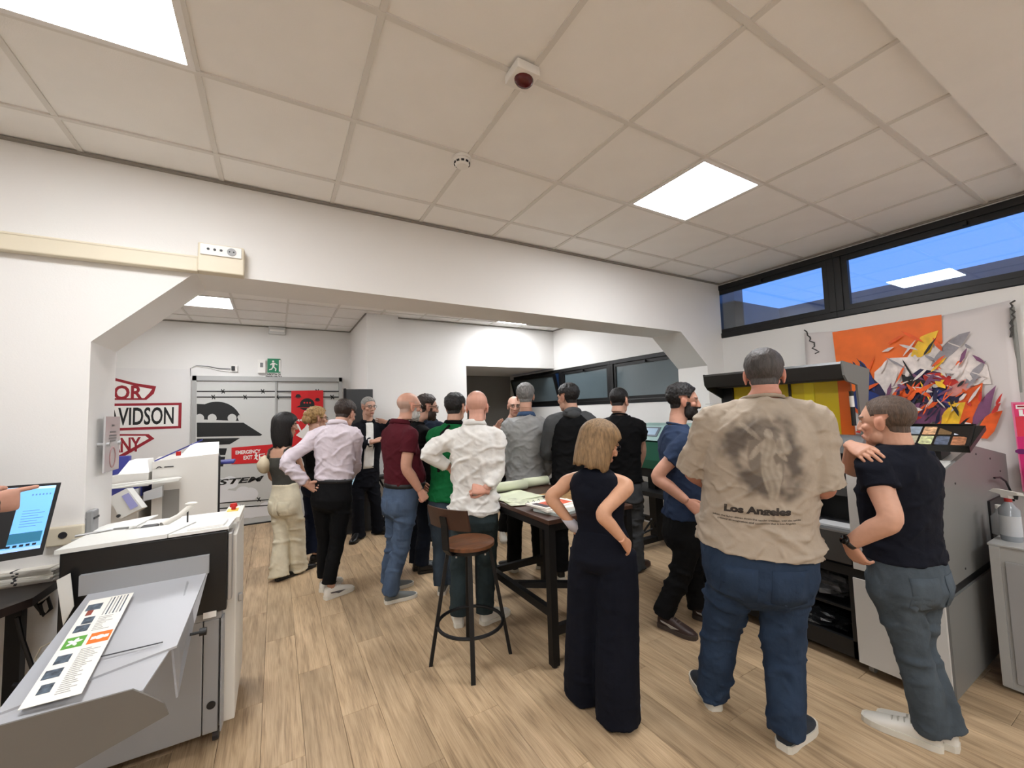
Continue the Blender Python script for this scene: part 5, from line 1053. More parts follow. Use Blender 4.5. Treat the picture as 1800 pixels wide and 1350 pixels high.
    ex = np.abs(x)-.031; em = (np.sqrt(ex**2+((z-.004)*1.6)**2) < .0115)*(y > .070); mixc(em*1., (.80, .77, .74)); mixc((np.sqrt(ex**2+(z-.004)**2) < .0052)*(y > .070)*1., (.14, .09, .06)); mixc((np.abs(ex) < .0125)*(np.abs(z-.0115) < .0022)*(y > .068)*.7, (.2, .14, .12))
    mixc((np.abs(x) < .021)*(np.abs(z+.0688) < .0014)*(y > .08)*.8, (.30, .14, .13))
    # beard / stubble
    bm_ = sstep(-z, .030, .050)*sstep(y, -.005, .02)*(1-((np.abs(x) < .022)*(np.abs(z+.0685) < .009)))*sstep(.107+.0-np.abs(z+.02)*0-0*z, 0, .01)
    bm_ = np.maximum(bm_, sstep(y, .005, .015)*(1-sstep(y, .03, .045))*sstep(-z, .0, .02)*(np.abs(x) > .045))
    if beard: mixc(bm_*beard[1], beard[0])
    def W_(q): return hc+(q[:, :1]*hR+q[:, 1:2]*hf+q[:, 2:3]*hU)*hs
    def hairline(): 
        front = np.interp(y, [-.09, -.045, -.028, -.012, .02, .028, .05, .075, .095], [-.062, -.058, -.050, .012, .018, .010, .055, .070, .066])
        return z-front
    style = hair[0] if hair else 'bald'
    sc = hairline()-(.013*sstep(y, .0, .05) if style == 'buzz' else 0); ear = (np.abs(x) > .0705)*(z < .034)*(z > -.05)*(y > -.036)*(y < .03)
    hm = sstep(sc, 0, .016)*(1-ear)
    if style == 'bald': mixc(hm*sstep(.055-z, 0, .03)*hair[2], hcol)
    elif style == 'shaved': mixc(hm*.75, hcol)
    parts.append((W_(hv), HF, c))
    # hands
    for i, s in enumerate((-1, 1)):
        hvv, hff, _ = HANDS[hands[i]]; q = hvv.copy(); q[:, 0] *= s
        yd = nrm(wri[i]-elb[i]) if handdir[i] is None else nrm(P(*handdir[i])-wri[i])
        pn = palm[i]; pn = (rt*-s) if pn is None else (dirh*pn[2]+side*pn[0]+np.array([0, 0, pn[1]]))
        zd = -nrm(pn-yd*np.dot(pn, yd)); xd = np.cross(yd, zd); hsz = S*(.93 if female else 1.03)
        ff = hff if s > 0 else hff[:, ::-1]
        parts.append((wri[i]+(q[:, :1]*xd+q[:, 1:2]*yd+q[:, 2:3]*zd)*hsz, ff, np.tile(skin*np.array([1.0, .95, .93]), (len(q), 1))))
    n = 0; Vs = []; Fs = []; Cs = []
    for v_, f_, c_ in parts: Vs.append(v_); Fs.append(np.asarray(f_)+n); Cs.append(c_); n += len(v_)
    npmesh('body', np.vstack(Vs), np.vstack(Fs), m_skin, root, O, np.vstack(Cs))
    # hair
    if hair and style in ('short', 'crop', 'ring', 'tuft', 'bun', 'buzz'):
        th = {'short': .016, 'crop': .008, 'ring': .006, 'tuft': .026, 'bun': .024, 'buzz': .0045}[style]; m_ = hm.copy()
        if style == 'ring': m_ *= sstep(.05-z, 0, .02)
        prof = np.interp(z, [-.06, -.02, .03, .09, .12], [.25, .5, .75, 1.25, 1.2])
        nz_ = .9+.16*vnoise(HV, 110, seed)+.16*vnoise(HV, 230, seed+2)
        d = th*prof*nz_*m_-.003*(1-m_); keep = m_ > .02
        hn = W_(HN)-hc; hn = hn/np.linalg.norm(hn, axis=1)[:, None]
        vv = W_(hv)+hn*d[:, None]; fk = keep[HF].all(1); fs = HF[fk]; u_, inv = np.unique(fs, return_inverse=True)
        npmesh('hair', vv[u_], inv.reshape(fs.shape), hairmat(hair[2], hair[1]), root, O)
    if beard and len(beard) > 2:
        m_ = bm_*(z > -.125); d = beard[2]*m_*(1.0+.3*vnoise(HV, 120, seed))*np.interp(z, [-.11, -.08, -.03], [1.5, 1.1, .5])-.002*(1-m_); hn = W_(HN)-hc; hn = hn/np.linalg.norm(hn, axis=1)[:, None]
        keep = m_ > .05; fk = keep[HF].all(1); fs = HF[fk]
        if len(fs): u_, inv = np.unique(fs, return_inverse=True); npmesh('beard', (W_(hv)+hn*d[:, None])[u_], inv.reshape(fs.shape), hairmat(beard[3], beard[0]), root, O)
    def lp(q): q = np.atleast_2d(np.asarray(q, float)); return W_(q)
    if hair and style == 'bun':
        b = MB(O)
        for q, r_ in (((.0, -.118, -.005), (.045, .040, .05)), ((-.045, -.105, -.02), (.032, .035, .042)), ((.04, -.105, -.015), (.03, .034, .04)), ((0, -.10, .05), (.05, .04, .04)), ((.05, .02, .02), (.026, .05, .022))): b.ell(lp(q)[0], r_, 16, 12)
        b.build('hair_bun', hairmat(hair[2], hair[1]), root, 'all')
    if hair and style in ('bob', 'long'):
        na, nz = 56, 30; zb = {'bob': -.135, 'long': -.21, 'bun': -.075}[style]; vv = []; ff = []
        for j in range(nz+1):
            t = j/nz; z_ = .128-(.128-zb)*t**1.15; 
            if z_ > .03: k = math.sqrt(max(0, 1-((z_-.03)/.0985)**2)); rx, ry = .086*k, .108*k
            else: rx = np.interp(z_, [-.2, -.12, -.05, .03], [.07, .098, .095, .086]) if style == 'bob' else np.interp(z_, [-.2, -.12, -.05, .03], [.062, .072, .080, .086]); ry = np.interp(z_, [-.2, -.12, -.05, .03], [.075, .100, .108, .108])*(1. if style != 'bun' else .93)
            for i in range(na):
                a = 2*math.pi*i/na; ca, sa = math.cos(a), math.sin(a)        # a=90deg is front
                st = 1+.022*math.sin(a*23+seed)+.018*math.sin(a*41+2+3*t)
                fr = max(0, sa)**.6; yy = ry*sa*st-.014
                if sa > 0 and z_ < .062: yy = min(yy, np.interp(z_, [-.14, -.03, .03, .062], [.040, .030, .045, .10]))
                vv.append((rx*ca*st, yy, z_+(.012*math.sin(a*9+seed) if j == nz else 0)))
        for j in range(nz):
            for i in range(na):
                am_ = 2*math.pi*(i+.5)/na; zm = .128-(.128-zb)*((j+.5)/nz)**1.15
                if math.sin(am_) > np.interp(zm, [-.2, -.03, .03, .062], [.40, .34, .55, .95]) and zm < .062: continue
                ff.append((j*na+i, j*na+(i+1) % na, (j+1)*na+(i+1) % na, (j+1)*na+i))
        hv_ = W_(np.array(vv)); o = npmesh('hair', hv_, ff, hairmat(hair[2], hair[1]), root, O); sm = o.modifiers.new('thick', 'SOLIDIFY'); sm.thickness = .012; sm.offset = -1
        if style == 'long':
            b = MB(O); b.tube([lp((.045, .02, -.06))[0], lp((.058, .035, -.12))[0], lp((.05, .04, -.19))[0], lp((.04, .04, -.23))[0]], [.022, .022, .016, .006], 12); b.build('hair_lock', hairmat(hair[2], hair[1]), root, 'all')
    if glasses:
        g = MB(O)
        for s in (-1, 1):
            g.tube([lp((s*.033+.022*math.cos(a), .096-.10*abs(.022*math.cos(a)*s+.033-.02)**1, .004+.016*math.sin(a)))[0] for a in np.linspace(0, 2*math.pi, 18, endpoint=False)], .0019, 6, closed=True)
            g.tube([lp((s*.055, .090, .010))[0], lp((s*.077, .06, .010))[0], lp((s*.0815, -.005, .008))[0], lp((s*.080, -.022, -.008))[0]], .002, 6)
        g.tube([lp((-.012, .100, .007))[0], lp((.012, .100, .007))[0]], .0019, 6); g.build('glasses', m_gl, root)
    vv3 = np.cross(up, rt)
    # ---- top
    kind, tm = top['kind'], top['mat']; V = []; F = []
    hem = top.get('hem', -.04); sl = top.get('sleeve', .55); gr = top.get('grow', .016); sg = top.get('sgrow', .018); neck_t = top.get('neck', 1.0)
    tucked = hem >= .235 and 'belt' in bottom
    A(loft(rings(gr, hem, neck_t, True, flare=0 if tucked else top.get('flare', .0), tuck=hem if tucked else None), 26))
    if sl > 0:
        for pts, rr in arms:
            n_ = len(pts); cut = sl*(n_-1); k = int(cut); p = [np.asarray(q) for q in pts[:k+1]]; r = [q+sg*S*(1 if j > 3 else .5) for j, q in enumerate(rr[:k+1])]
            if k < n_-1: p.append(pts[k]*(1-cut+k)+pts[k+1]*(cut-k)); r.append(rr[k]+sg*S+.001)
            if sl < .7: r[-1] += .006*S
            A(tube(p, r, 16))
    TV, TF, TN = remesh(V, F, top.get('vox', vox), 3)
    wr_ = 1.7*top.get('wrinkle', .006); rel = (TV-pel)@up/L; low = np.exp(-((rel-.12)/.2)**2)
    tors = np.abs((TV-pel)@rt) < .16*S
    dsp = wr_*(folds(TV, 36, seed+1, nrm(up+.5*rt))*(.4+.9*low)+folds(TV, 58, seed+5, nrm(up-.7*rt+.3*vv3))*.7+folds(TV, 96, seed+8, nrm(up+.25*rt-.4*vv3))*(.25+.5*low)+.22*vnoise(TV, 17, seed)-.3)
    TV = TV+TN*dsp[:, None]
    if sl <= 0 and 'straps' in top: pass
    to = npmesh(top.get('name', 'shirt'), TV, TF, tm, root, O, top['col'](TV, pel, nk, up, rt, vv3, S) if 'col' in top else None)
    if 'collar' in top:
        b = MB(O); n0 = nk+up*.012*S; R0, D0 = .072*S*neckf, .071*S*neckf
        v = []; f = []; na = 28
        for j, (dz, k) in enumerate(((-.035, 1.22), (.0, 1.04), (.012, 1.03), (.010, 1.11), (-.026, 1.36))):
            for i in range(na):
                a = R_(118)+R_(304)*i/(na-1)
                v.append(n0+up*(dz-.012*math.sin(a)-.02*(math.sin(a) > .5)*0)*S+rt*R0*k*math.cos(a)+vv3*D0*k*math.sin(a))
        for j in range(4):
            for i in range(na-1): f.append((j*na+i, j*na+i+1, (j+1)*na+i+1, (j+1)*na+i))
        b.add(v, f); o = b.build('collar', top['collar'], to, 'all'); sm = o.modifiers.new('thick', 'SOLIDIFY'); sm.thickness = .004
    elif kind in ('tee', 'hoodie'):
        b = MB(O); n0 = nk-up*.004*S; b.tube([n0+rt*.073*S*neckf*math.cos(a)+vv3*(.072*S*neckf*math.sin(a)+.0)+up*(-.018*math.sin(a))*S for a in np.linspace(0, 2*math.pi, 30, endpoint=False)], .009*S, 8, closed=True); b.build('neckband', top.get('band', tm), to, 'all')
    # ---- bottom
    V = []; F = []; bt = bottom.get('waist', .22); bg = bottom.get('grow', .010); lr_ = bottom.get('legs', (1., 1.)); hemr = bottom.get('hem', .075); hz = bottom.get('hemz', .085)
    A(loft(rings(bg, -.12, bt, False), 24)); hipb = [(pel+up*.06*S-hfw*.01, hrt, np.cross(up, hrt), .170*S*girth+bg, .115*S*girth+bg)]
    if bottom.get('skirt'):
        r0 = rings(bg, .05, bt, True)[::-1]; e = (fl[0]+fl[1])/2+np.array([0, 0, hz*S]); v_ = np.cross(up, hrt)
        A(loft(r0+[(pel*.5+e*.5, hrt, v_, .19*S, .15*S), (e, hrt, v_, .22*S, .18*S)], 24))
    else:
        for i in range(2):
            pts, rr = legs[i]; n_ = len(pts)
            hemp = fl[i]+td[i]*bottom.get('hemf', .024)*S+np.array([0, 0, hz*S]); k_ = kn[i]
            g2 = girth**.5; th = bottom.get('thigh', .098)*S*g2; kr = bottom.get('knee', .074)*S*g2
            p, r = catmull([hips[i]+up*.03*S, hips[i]-up*.03*S, hips[i]*.6+k_*.4, k_, k_*.5+hemp*.5-hfw*.008, hemp], [th*.98, th, th*.5+kr*.5+.004, kr, (kr+hemr*S)*.5, hemr*S], 5)
            A(tube(p, r, 18))
    PV, PF, PN = remesh(V, F, bottom.get('vox', vox), 3)
    wr_ = 1.6*bottom.get('wrinkle', .006); zz = PV[:, 2]; kz = kn[0][2]; zh = pel[2]
    lo = np.exp(-(zz/.16)**2)*1.2+np.exp(-((zz-kz)/.14)**2)*.7+np.exp(-((zz-zh+.08)/.09)**2)*.6+.25
    dsp = wr_*(folds(PV, 42, seed+2, nrm(np.array([.25, .1, 1.])))*lo+.5*folds(PV, 24, seed+9, nrm(np.array([.6, -.5, 1.])))*lo+.45*folds(PV, 95, seed+4, nrm(np.array([.35, .2, 1.])))*lo-.3)
    if bottom.get('pleat'): dsp = dsp+bottom['pleat']*np.sin(np.arctan2((PV-base)@hfw, (PV-base)@hrt)*11+seed)*sstep(zh-zz, 0, .4)
    dsp = dsp*sstep((pel+up*L*bt-PV)@up, .0, .12)
    PV = PV+PN*dsp[:, None]; PV[:, 2] = np.maximum(PV[:, 2], .004)
    po = npmesh(bottom.get('name', 'trousers'), PV, PF, bottom['mat'], root, O)
    if 'belt' in bottom:
        rg = rings(bg+.004, bt-.052, bt-.008, False); b = MB(O); vf = loft([rg[0], rg[-1]], 30); b.add(*vf); b.build('belt', bottom['belt'], root, 'all')
    if bottom.get('pockets'):
        v_ = np.cross(up, hrt); bvh = BVHTree.FromPolygons([tuple(q) for q in PV], [tuple(int(i) for i in q) for q in PF])
        for s in (-1, 1):
            b = MB(O); g = []; ok = True
            for j in range(5):
                for i in range(5):
                    q0 = pel+hrt*(s*.082+(i/4-.5)*.12)*S*girth**.7+up*(.115-.14*j/4-.02*(1-abs(i-2)/2)*(j == 4))*S-v_*.6; h_ = bvh.ray_cast(Vector(q0), Vector(v_), 1.)
                    if h_[0] is None: ok = False; break
                    g.append(np.array(h_[0])-v_*.003)
            if ok and len(g) == 25:
                b.add(g, [(j*5+i, j*5+i+1, j*5+i+6, j*5+i+5) for j in range(4) for i in range(4)]); o = b.build('back_pocket', bottom['pockets'], po, 'all'); sm = o.modifiers.new('thick', 'SOLIDIFY'); sm.thickness = .003
    # ---- shoes
    for i in range(2):
        d = td[i]; r_ = np.array([d[1], -d[0], 0.]); Z = np.array([0, 0, 1.]); hl = fl[i]; k = S*shoes.get('size', 1.)*(.9 if female else 1.)
        ys_ = [-.012, .0, .03, .07, .105, .15, .19, .225, .25, .262]; wd = [.018, .030, .035, .034, .037, .043, .045, .040, .028, .012]; ht = [.068, .098, .106, .105, .094, .076, .062, .052, .043, .032]
        if shoes.get('low'): ht = [h*.82 for h in ht]
        rg = [(hl+d*y*k+Z*h*k*.5, r_, Z, w*k, h*k*.5) for y, w, h in zip(ys_, wd, ht)]
        b = MB(O); b.add(*loft(rg, 18, 2.6)); so = b.build('shoe', shoes['mat'], root, 'all')
        b = MB(O); sh_ = shoes.get('sole_h', .028); ol = [hl+d*(y*1.02-.002)*k-r_*(w+.005)*k for y, w in zip(ys_, wd)]+[hl+d*(y*1.02-.002)*k+r_*(w+.005)*k for y, w in list(zip(ys_, wd))[::-1]]
        b.prism([q+Z*.001 for q in ol], Z*sh_*k); b.build('sole', shoes['sole'], so)
        if 'lace' in shoes:
            for j in range(4):
                y = .085+.022*j; h = np.interp(y, ys_, ht)
                b = MB(O); b.tube([hl+d*y*k-r_*.022*k+Z*(h-.006)*k, hl+d*(y+.003)*k+Z*(h+.004)*k, hl+d*y*k+r_*.022*k+Z*(h-.006)*k], .0032*k, 6); b.build('lace', shoes['lace'], so)
        if 'panel' in shoes:
            for s in (-1, 1):
                b = MB(O); q = [(.10, .030), (.16, .045), (.05, .058), (.02, .06), (.03, .05), (.07, .042)]
                b.prism([hl+d*y*k+r_*s*(np.interp(y, ys_, wd)+.0005)*k+Z*h*k for y, h in q], r_*s*.003); b.build('side_panel', shoes['panel'], so)
    return dict(root=root, O=O, P=P, nk=nk, pel=pel, up=up, rt=rt, fw=vv3, S=S, TV=TV, TF=TF, PV=PV, PF=PF, sh=sh, el=elb, wr=wri, lp=lp, side=side, dirh=dirh, hc=hc, top=to, bottom=po, arms=arms)
# ------------------------------------------------------------------ the visitors
K = cloth
jb = denim('blue', (.285, .345, .43)); jd = denim('dark_blue', (.165, .22, .30)); jg = denim('grey_blue', (.285, .32, .35)); jp = denim('back_pocket_blue', (.295, .355, .44)); jdp = denim('back_pocket_dark', (.172, .228, .31)); jgp = denim('back_pocket_grey', (.295, .33, .36))
m_sw_ = mat('shoe_white', (.86, .84, .80), .55); m_ss = mat('sole_white', (.84, .82, .77), .6); m_sb = mat('shoe_black', (.045, .045, .045), .35); m_sg = mat('shoe_grey', (.40, .41, .40), .8); m_sbr = mat('shoe_brown', (.22, .15, .13), .55); m_sn = mat('shoe_navy', (.13, .16, .20), .7)
m_bk = K('black', (.05, .05, .055)); m_nv = K('navy', (.055, .065, .105)); m_belt = mat('belt_leather', (.05, .042, .04), .6)
SH = lambda m, s=None, **k: dict(mat=m, sole=s or m_ss, **k)
br = (.17, .12, .09); dk = (.075, .06, .055); gy = (.47, .46, .45)
# rear group, left to right
girl = person('woman in olive tank top and cream wide jeans carrying a cream shoulder bag', 1.66, [(487, 1022), (521, 1008)], (55, 55), (503, 896, 0), (497, 779, 0), (503, 748, 0, 76, 4),
    ((478, 838, .15), (533, 836, .05)), ((508, 850, .30), (545, 850, .28)), 45, dict(kind='tank', mat=K('olive', (.27, .265, .245)), sleeve=0, hem=.33, neck=.80, grow=.006, name='tank_top', wrinkle=.002),
    dict(mat=K('cream_denim', (.83, .79, .69)), waist=.40, thigh=.090, knee=.078, hem=.097, hemz=.04, wrinkle=.007, pockets=K('cream_denim_pocket', (.80, .76, .66))), SH(m_sb, mat('sole_dark', (.10, .09, .08), .6), low=1), ('long', dk, 'black'), (.76, .55, .44), female=True, seed=3)
b = MB(girl['O']); 
for s in (-1, 1):
    p = girl; c = p['nk']-p['up']*.0+p['rt']*s*.095
    b.tube([p['nk']-p['up']*.15+p['rt']*s*.10-p['fw']*.098, p['nk']-p['up']*.06+p['rt']*s*.10-p['fw']*.075, p['nk']-p['up']*.035+p['rt']*s*.10-p['fw']*.01, p['nk']-p['up']*.08+p['rt']*s*.10+p['fw']*.07], .011, 8)
b.build('strap', K('olive', (.27, .265, .245)), girl['top'], 'all')
# her bag
q = girl['P'](465, 815, .05); t = thing('shoulder_bag', 'cream shoulder bag hanging at the left side of the woman in the tank top', 'bag', tuple(q)); m_bag2 = mat('bag_cream', (.82, .76, .64), .6)
b = MB(); v, f = ellipsoid((0, 0, 0), (1, 1, 1), 18, 12); b.add([girl['side']*p_[0]*.070*(1-.5*max(0, p_[2]))+girl['dirh']*p_[1]*.11+np.array([0, 0, p_[2]*(.085 if p_[2] > 0 else .10)]) for p_ in v], f); b.build('pouch', m_bag2, t, 'all')
b = MB(q); b.tube(catmull([q+girl['side']*-.04+np.array([0, 0, .06]), girl['P'](478, 800, .03), girl['P'](486, 789, -.03), girl['P'](490, 787, .05), q+girl['side']*.04+np.array([0, 0, .06])], [.012]*5, 4)[0], .011, 8); b.build('strap', m_bag2, t, 'all')
blonde = person('blonde woman in black top and dark navy trousers hidden behind the lavender shirt', 1.66, [(547, 990), (560, 985)], (60, 60), (556, 862, 0), (553, 766, 0), (558, 736, 0, 72, 2),
    ((548, 830, .18), (582, 830, .0)), ((570, 850, .32), (575, 848, .15)), 55, dict(kind='tee', mat=m_bk, sleeve=.45, hem=.1), dict(mat=K('navy_blue', (.075, .10, .17)), thigh=.10, knee=.10, hem=.11, hemz=.12, name='trousers'), SH(m_sb, m_sb), ('bun', (.62, .49, .31), 'blonde'), (.78, .58, .48), female=True, glasses=True, seed=5)
suit = person('grey haired man in dark suit and white open shirt rubbing his neck', 1.80, [(662, 938), (632, 946)], (120, -160), (640, 850, 0), (647, 740, 0), (648, 715, -.03, 152, 4),
    ((692, 750, -.04), (622, 782, -.02)), ((678, 742, -.02), (657, 776, -.20)), 165, dict(kind='jacket', mat=K('suit_navy', (.055, .06, .085)), sleeve=.95, hem=-.05, grow=.024, name='jacket', collar=K('suit_navy', (.055, .06, .085)), wrinkle=.004, sgrow=.024),
    dict(mat=K('suit_navy', (.055, .06, .085)), hem=.085, hemz=.02), SH(m_sb, m_sb), ('crop', (.55, .54, .52), 'silver'), (.74, .55, .46), glasses=True, hands=('flat', 'relaxed'), handdir=((661, 740, .07), (668, 772, -.2)), seed=7)
s = suit; b = MB(s['O']); bv = BVHTree.FromPolygons([tuple(q) for q in s['TV']], [tuple(int(i) for i in q) for q in s['TF']])
def on_front(p, u, h, lift=.004, back=False):
    d = p['fw']*(-1 if back else 1); o = p['nk']-p['up']*h+p['rt']*u+d*.8; r = bv_.ray_cast(Vector(o), Vector(-d), 2.)
    return None if r[0] is None else np.array(r[0])+d*lift
def front_patch(p, name, wid, h0, h1, m_, parent, n=6, k=14, lift=.004, back=False):
    global bv_; bv_ = BVHTree.FromPolygons([tuple(q) for q in p['TV']], [tuple(int(i) for i in q) for q in p['TF']]); g = []
    for j in range(k+1):
        t = j/k; w0, w1 = wid(t)
        for i in range(n+1):
            q = on_front(p, w0+(w1-w0)*i/n, h0+(h1-h0)*t, lift, back)
            g.append(q if q is not None else (g[-1] if g else p['nk']))
    b = MB(p['O']); b.add(g, [(j*(n+1)+i, j*(n+1)+i+1, (j+1)*(n+1)+i+1, (j+1)*(n+1)+i) for j in range(k) for i in range(n)]); o = b.build(name, m_, parent, 'all'); sm = o.modifiers.new('thick', 'SOLIDIFY'); sm.thickness = .003; return o
m_wsh = K('white_shirt', (.87, .86, .84))
front_patch(suit, 'white_shirt', lambda t: (-.055-.02*t, .055+.005*t), .02, .62, m_wsh, suit['root'])
for s_ in (-1, 1): front_patch(suit, 'lapel', lambda t: tuple(sorted((s_*(.05+.0*t), s_*(.05+.045*math.sin(math.pi*min(1, t*1.05)))))), .02, .40, K('lapel_navy', (.07, .075, .10)), suit['top'], 3, 10, .008)
pink = person('man in lavender shirt and black trousers with hand on hip and white sneakers', 1.74, [(566, 1041), (573, 1054)], (40, 62), (583, 884, 0), (593, 744, .02), (607, 728, .10, 38, 22),
    ((503, 812, -.02), (624, 818, .10)), ((540, 852, -.05), (612, 842, .30)), 25, dict(kind='shirt', mat=K('lavender', (.80, .755, .78)), sleeve=.96, hem=.26, grow=.018, sgrow=.015, vox=.0085, collar=K('lavender', (.80, .755, .78)), wrinkle=.010, flare=.05),
    dict(mat=m_bk, waist=.31, hem=.060, knee=.068, hemz=.13, belt=m_belt), SH(m_sw_, m_ss, panel=mat('shoe_flash_grey', (.35, .33, .33), .6), lace=m_sw_), ('short', br, 'brown'), (.76, .56, .46), hands=('grip', 'relaxed'), handdir=((553, 858, -.02), None), seed=9)
black8 = person('man in dark blue shirt mostly hidden behind the bearded man in glasses', 1.76, [(762, 964), (778, 964)], (60, 60), (764, 850, 0), (757, 737, 0), (746, 712, 0, 60, 0),
    ((785, 800, .1), (783, 790, .05)), ((770, 840, .3), (780, 845, .25)), 40, dict(kind='tee', mat=K('dark_blue', (.09, .12, .17)), sleeve=.5, hem=.0), dict(mat=m_bk), SH(m_sb), ('bald', br, .4), (.76, .56, .45), seed=13)
bearded = person('bearded man in black top with glasses standing behind the burgundy polo', 1.77, [(728, 1003), (737, 1008)], (75, 80), (737, 876, 0), (733, 742, 0), (751, 716, .03, 78, 6),
    ((728, 800, .05), (757, 812, .0)), ((745, 840, .2), (775, 845, .1)), 65, dict(kind='tee', mat=m_bk, sleeve=.5, hem=.08, grow=.02), dict(mat=denim('very_dark', (.09, .11, .15))), SH(m_sb, m_sb), ('short', br, 'brown'), (.74, .54, .45), glasses=True, beard=((.20, .14, .11), .9, .008, 'brown_beard'), belly=.05, seed=11)
burg = person('bald man in burgundy polo and blue jeans with grey canvas shoes', 1.76, [(677, 1040), (679, 1061)], (72, 76), (704, 896, 0), (703, 742, 0), (720, 715, .0, 70, 4),
    ((700, 815, .18), (714, 822, -.20)), ((735, 850, .25), (738, 862, -.20)), 62, dict(kind='polo', mat=K('burgundy', (.30, .09, .125)), sleeve=.52, hem=.27, grow=.020, collar=K('burgundy', (.30, .09, .125)), belly=.1, wrinkle=.005),
    dict(mat=jb, waist=.32, hem=.070, hemz=.075, wrinkle=.010, belt=m_belt, pockets=jp), SH(m_sg, m_ss, low=1), ('bald', (.62, .57, .53), .55), (.78, .55, .45), glasses=True, beard=((.72, .70, .68), .7, .005, 'white_beard'), belly=.09, girth=1.06, hands=('relaxed', 'grip'), seed=15)
green = person('dark haired man in green jacket behind the bald man in the white shirt', 1.76, [(776, 1046), (795, 1043)], (10, 40), (787, 902, 0), (797, 744, .02), (801, 717, .02, 30, 4),
    ((768, 812, .05), (828, 812, .05)), ((775, 860, .22), (812, 850, .25)), 15, dict(kind='jacket', mat=K('green', (.06, .36, .19)), sleeve=.95, hem=.14, grow=.024, name='jacket', collar=m_bk, wrinkle=.006), dict(mat=denim('slate', (.21, .25, .29))), SH(m_sg, m_ss, lace=m_sw_), ('short', dk, 'dark'), (.75, .55, .45), seed=17)
p = green; b = MB(p['O']); b.tube([p['P'](790, 748, -.10), p['P'](776, 762, -.16), p['P'](769, 790, -.15), p['P'](771, 830, -.16)], .012, 8); b.build('strap', m_bk, p['root'], 'all')
speaker = person('bald man in glasses and camouflage jacket gesturing with raised hands', 1.74, [(882, 945), (905, 940)], (170, -170), (893, 835, 0), (897, 742, 0), (904, 714, -.03, 172, 4),
    ((925, 785, .02), (872, 785, -.05)), ((885, 764, -.30), (871, 757, -.32)), 165, dict(kind='jacket', mat=mat('camouflage', (.33, .31, .24), .85, noise_amt=.8, noise_scale=22), sleeve=.93, hem=.0, grow=.022, name='jacket', collar=mat('camouflage', (.33, .31, .24), .85)), dict(mat=m_bk), SH(m_sw_, m_ss, lace=m_sw_), ('bald', br, .2), (.78, .58, .49), glasses=True, hands=('flat', 'flat'), handdir=((871, 748, -.36), (884, 727, -.36)), palm=((-.6, 0, -.3), (.6, .3, -.4)), seed=19)
gray = person('grey haired man in light grey shirt at the far end of the table', 1.80, [(907, 1006), (948, 1000)], (-40, 30), (924, 872, 0), (925, 729, 0), (924, 697, .02, 5, 0),
    ((889, 812, .05), (962, 812, .05)), ((905, 850, .28), (948, 850, .28)), 2, dict(kind='shirt', mat=K('light_grey', (.60, .60, .595)), sleeve=.92, hem=.14, grow=.022, collar=K('denim_collar', (.25, .33, .45)), wrinkle=.012, flare=.06), dict(mat=m_bk), SH(m_sb, m_ss), ('short', gy, 'grey'), (.77, .56, .46), girth=1.03, seed=21)
hoodie = person('young man in grey and black hoodie looking to the left', 1.79, [(988, 1020), (1022, 1016)], (-20, 20), (1004, 876, 0), (1004, 724, 0), (998, 699, .02, -48, 4),
    ((962, 795, .05), (1040, 800, .08)), ((985, 800, .30), (1015, 845, .3)), -12, dict(kind='hoodie', mat=K('hoodie_black', (.06, .06, .065)), sleeve=.0, hem=.06, grow=.026, sgrow=.03, name='hoodie', wrinkle=.008), dict(mat=m_bk), SH(m_sb), ('short', dk, 'dark'), (.76, .56, .46), seed=23)
p = hoodie; m_hg = K('hoodie_grey', (.285, .29, .295))
V = []; F = []
for pts, rr in p['arms']:
    vf = tube(pts, [r+.030 for r in rr[:-1]]+[rr[-1]+.016], 16); n_ = len(V); V += list(vf[0]); F += [tuple(i+n_ for i in q) for q in vf[1]]
vf = loft([(p['nk']-p['up']*.115, p['rt'], p['fw'], .19, .115), (p['nk']-p['up']*.06, p['rt'], p['fw'], .165, .108), (p['nk']-p['up']*.01, p['rt'], p['fw'], .11, .09), (p['nk']+p['up']*.01, p['rt'], p['fw'], .075, .07)], 20); n_ = len(V); V += list(vf[0]); F += [tuple(i+n_ for i in q) for q in vf[1]]
hv_, hf_, hn_ = remesh(V, F, .010, 3); hv_ = hv_+hn_*(.007*folds(hv_, 45, 2., nrm(np.array([.3, .2, 1.]))))[:, None]
npmesh('sleeves', hv_, hf_, m_hg, p['top'], p['O'])
b = MB(p['O'])
for j, (h, r_, o_) in enumerate(((.015, .105, -.05), (.035, .095, -.07), (.01, .075, -.10))): b.ell(p['nk']+p['up']*(h-.03)+p['fw']*o_, (r_, r_*.62, .045))
b.build('hood', m_hg, p['top'], 'all')
blackt = person('young man in black T-shirt and grey cargo trousers seen from behind', 1.77, [(1082, 1004), (1117, 1004)], (15, 30), (1098, 880, 0), (1089, 729, 0), (1089, 705, .02, 28, 8),
    ((1052, 800, .08), (1128, 795, .10)), ((1075, 845, .28), (1112, 845, .28)), 12, dict(kind='tee', mat=m_bk, sleeve=.5, hem=.22, grow=.024, wrinkle=.007), dict(mat=K('cargo_grey', (.25, .255, .26), amt=.2), hem=.085, wrinkle=.014, hemz=.03), SH(m_sbr, mat('sole_brown', (.3, .22, .18), .6)), ('crop', dk, 'black'), (.78, .58, .48), glasses=True, seed=25)
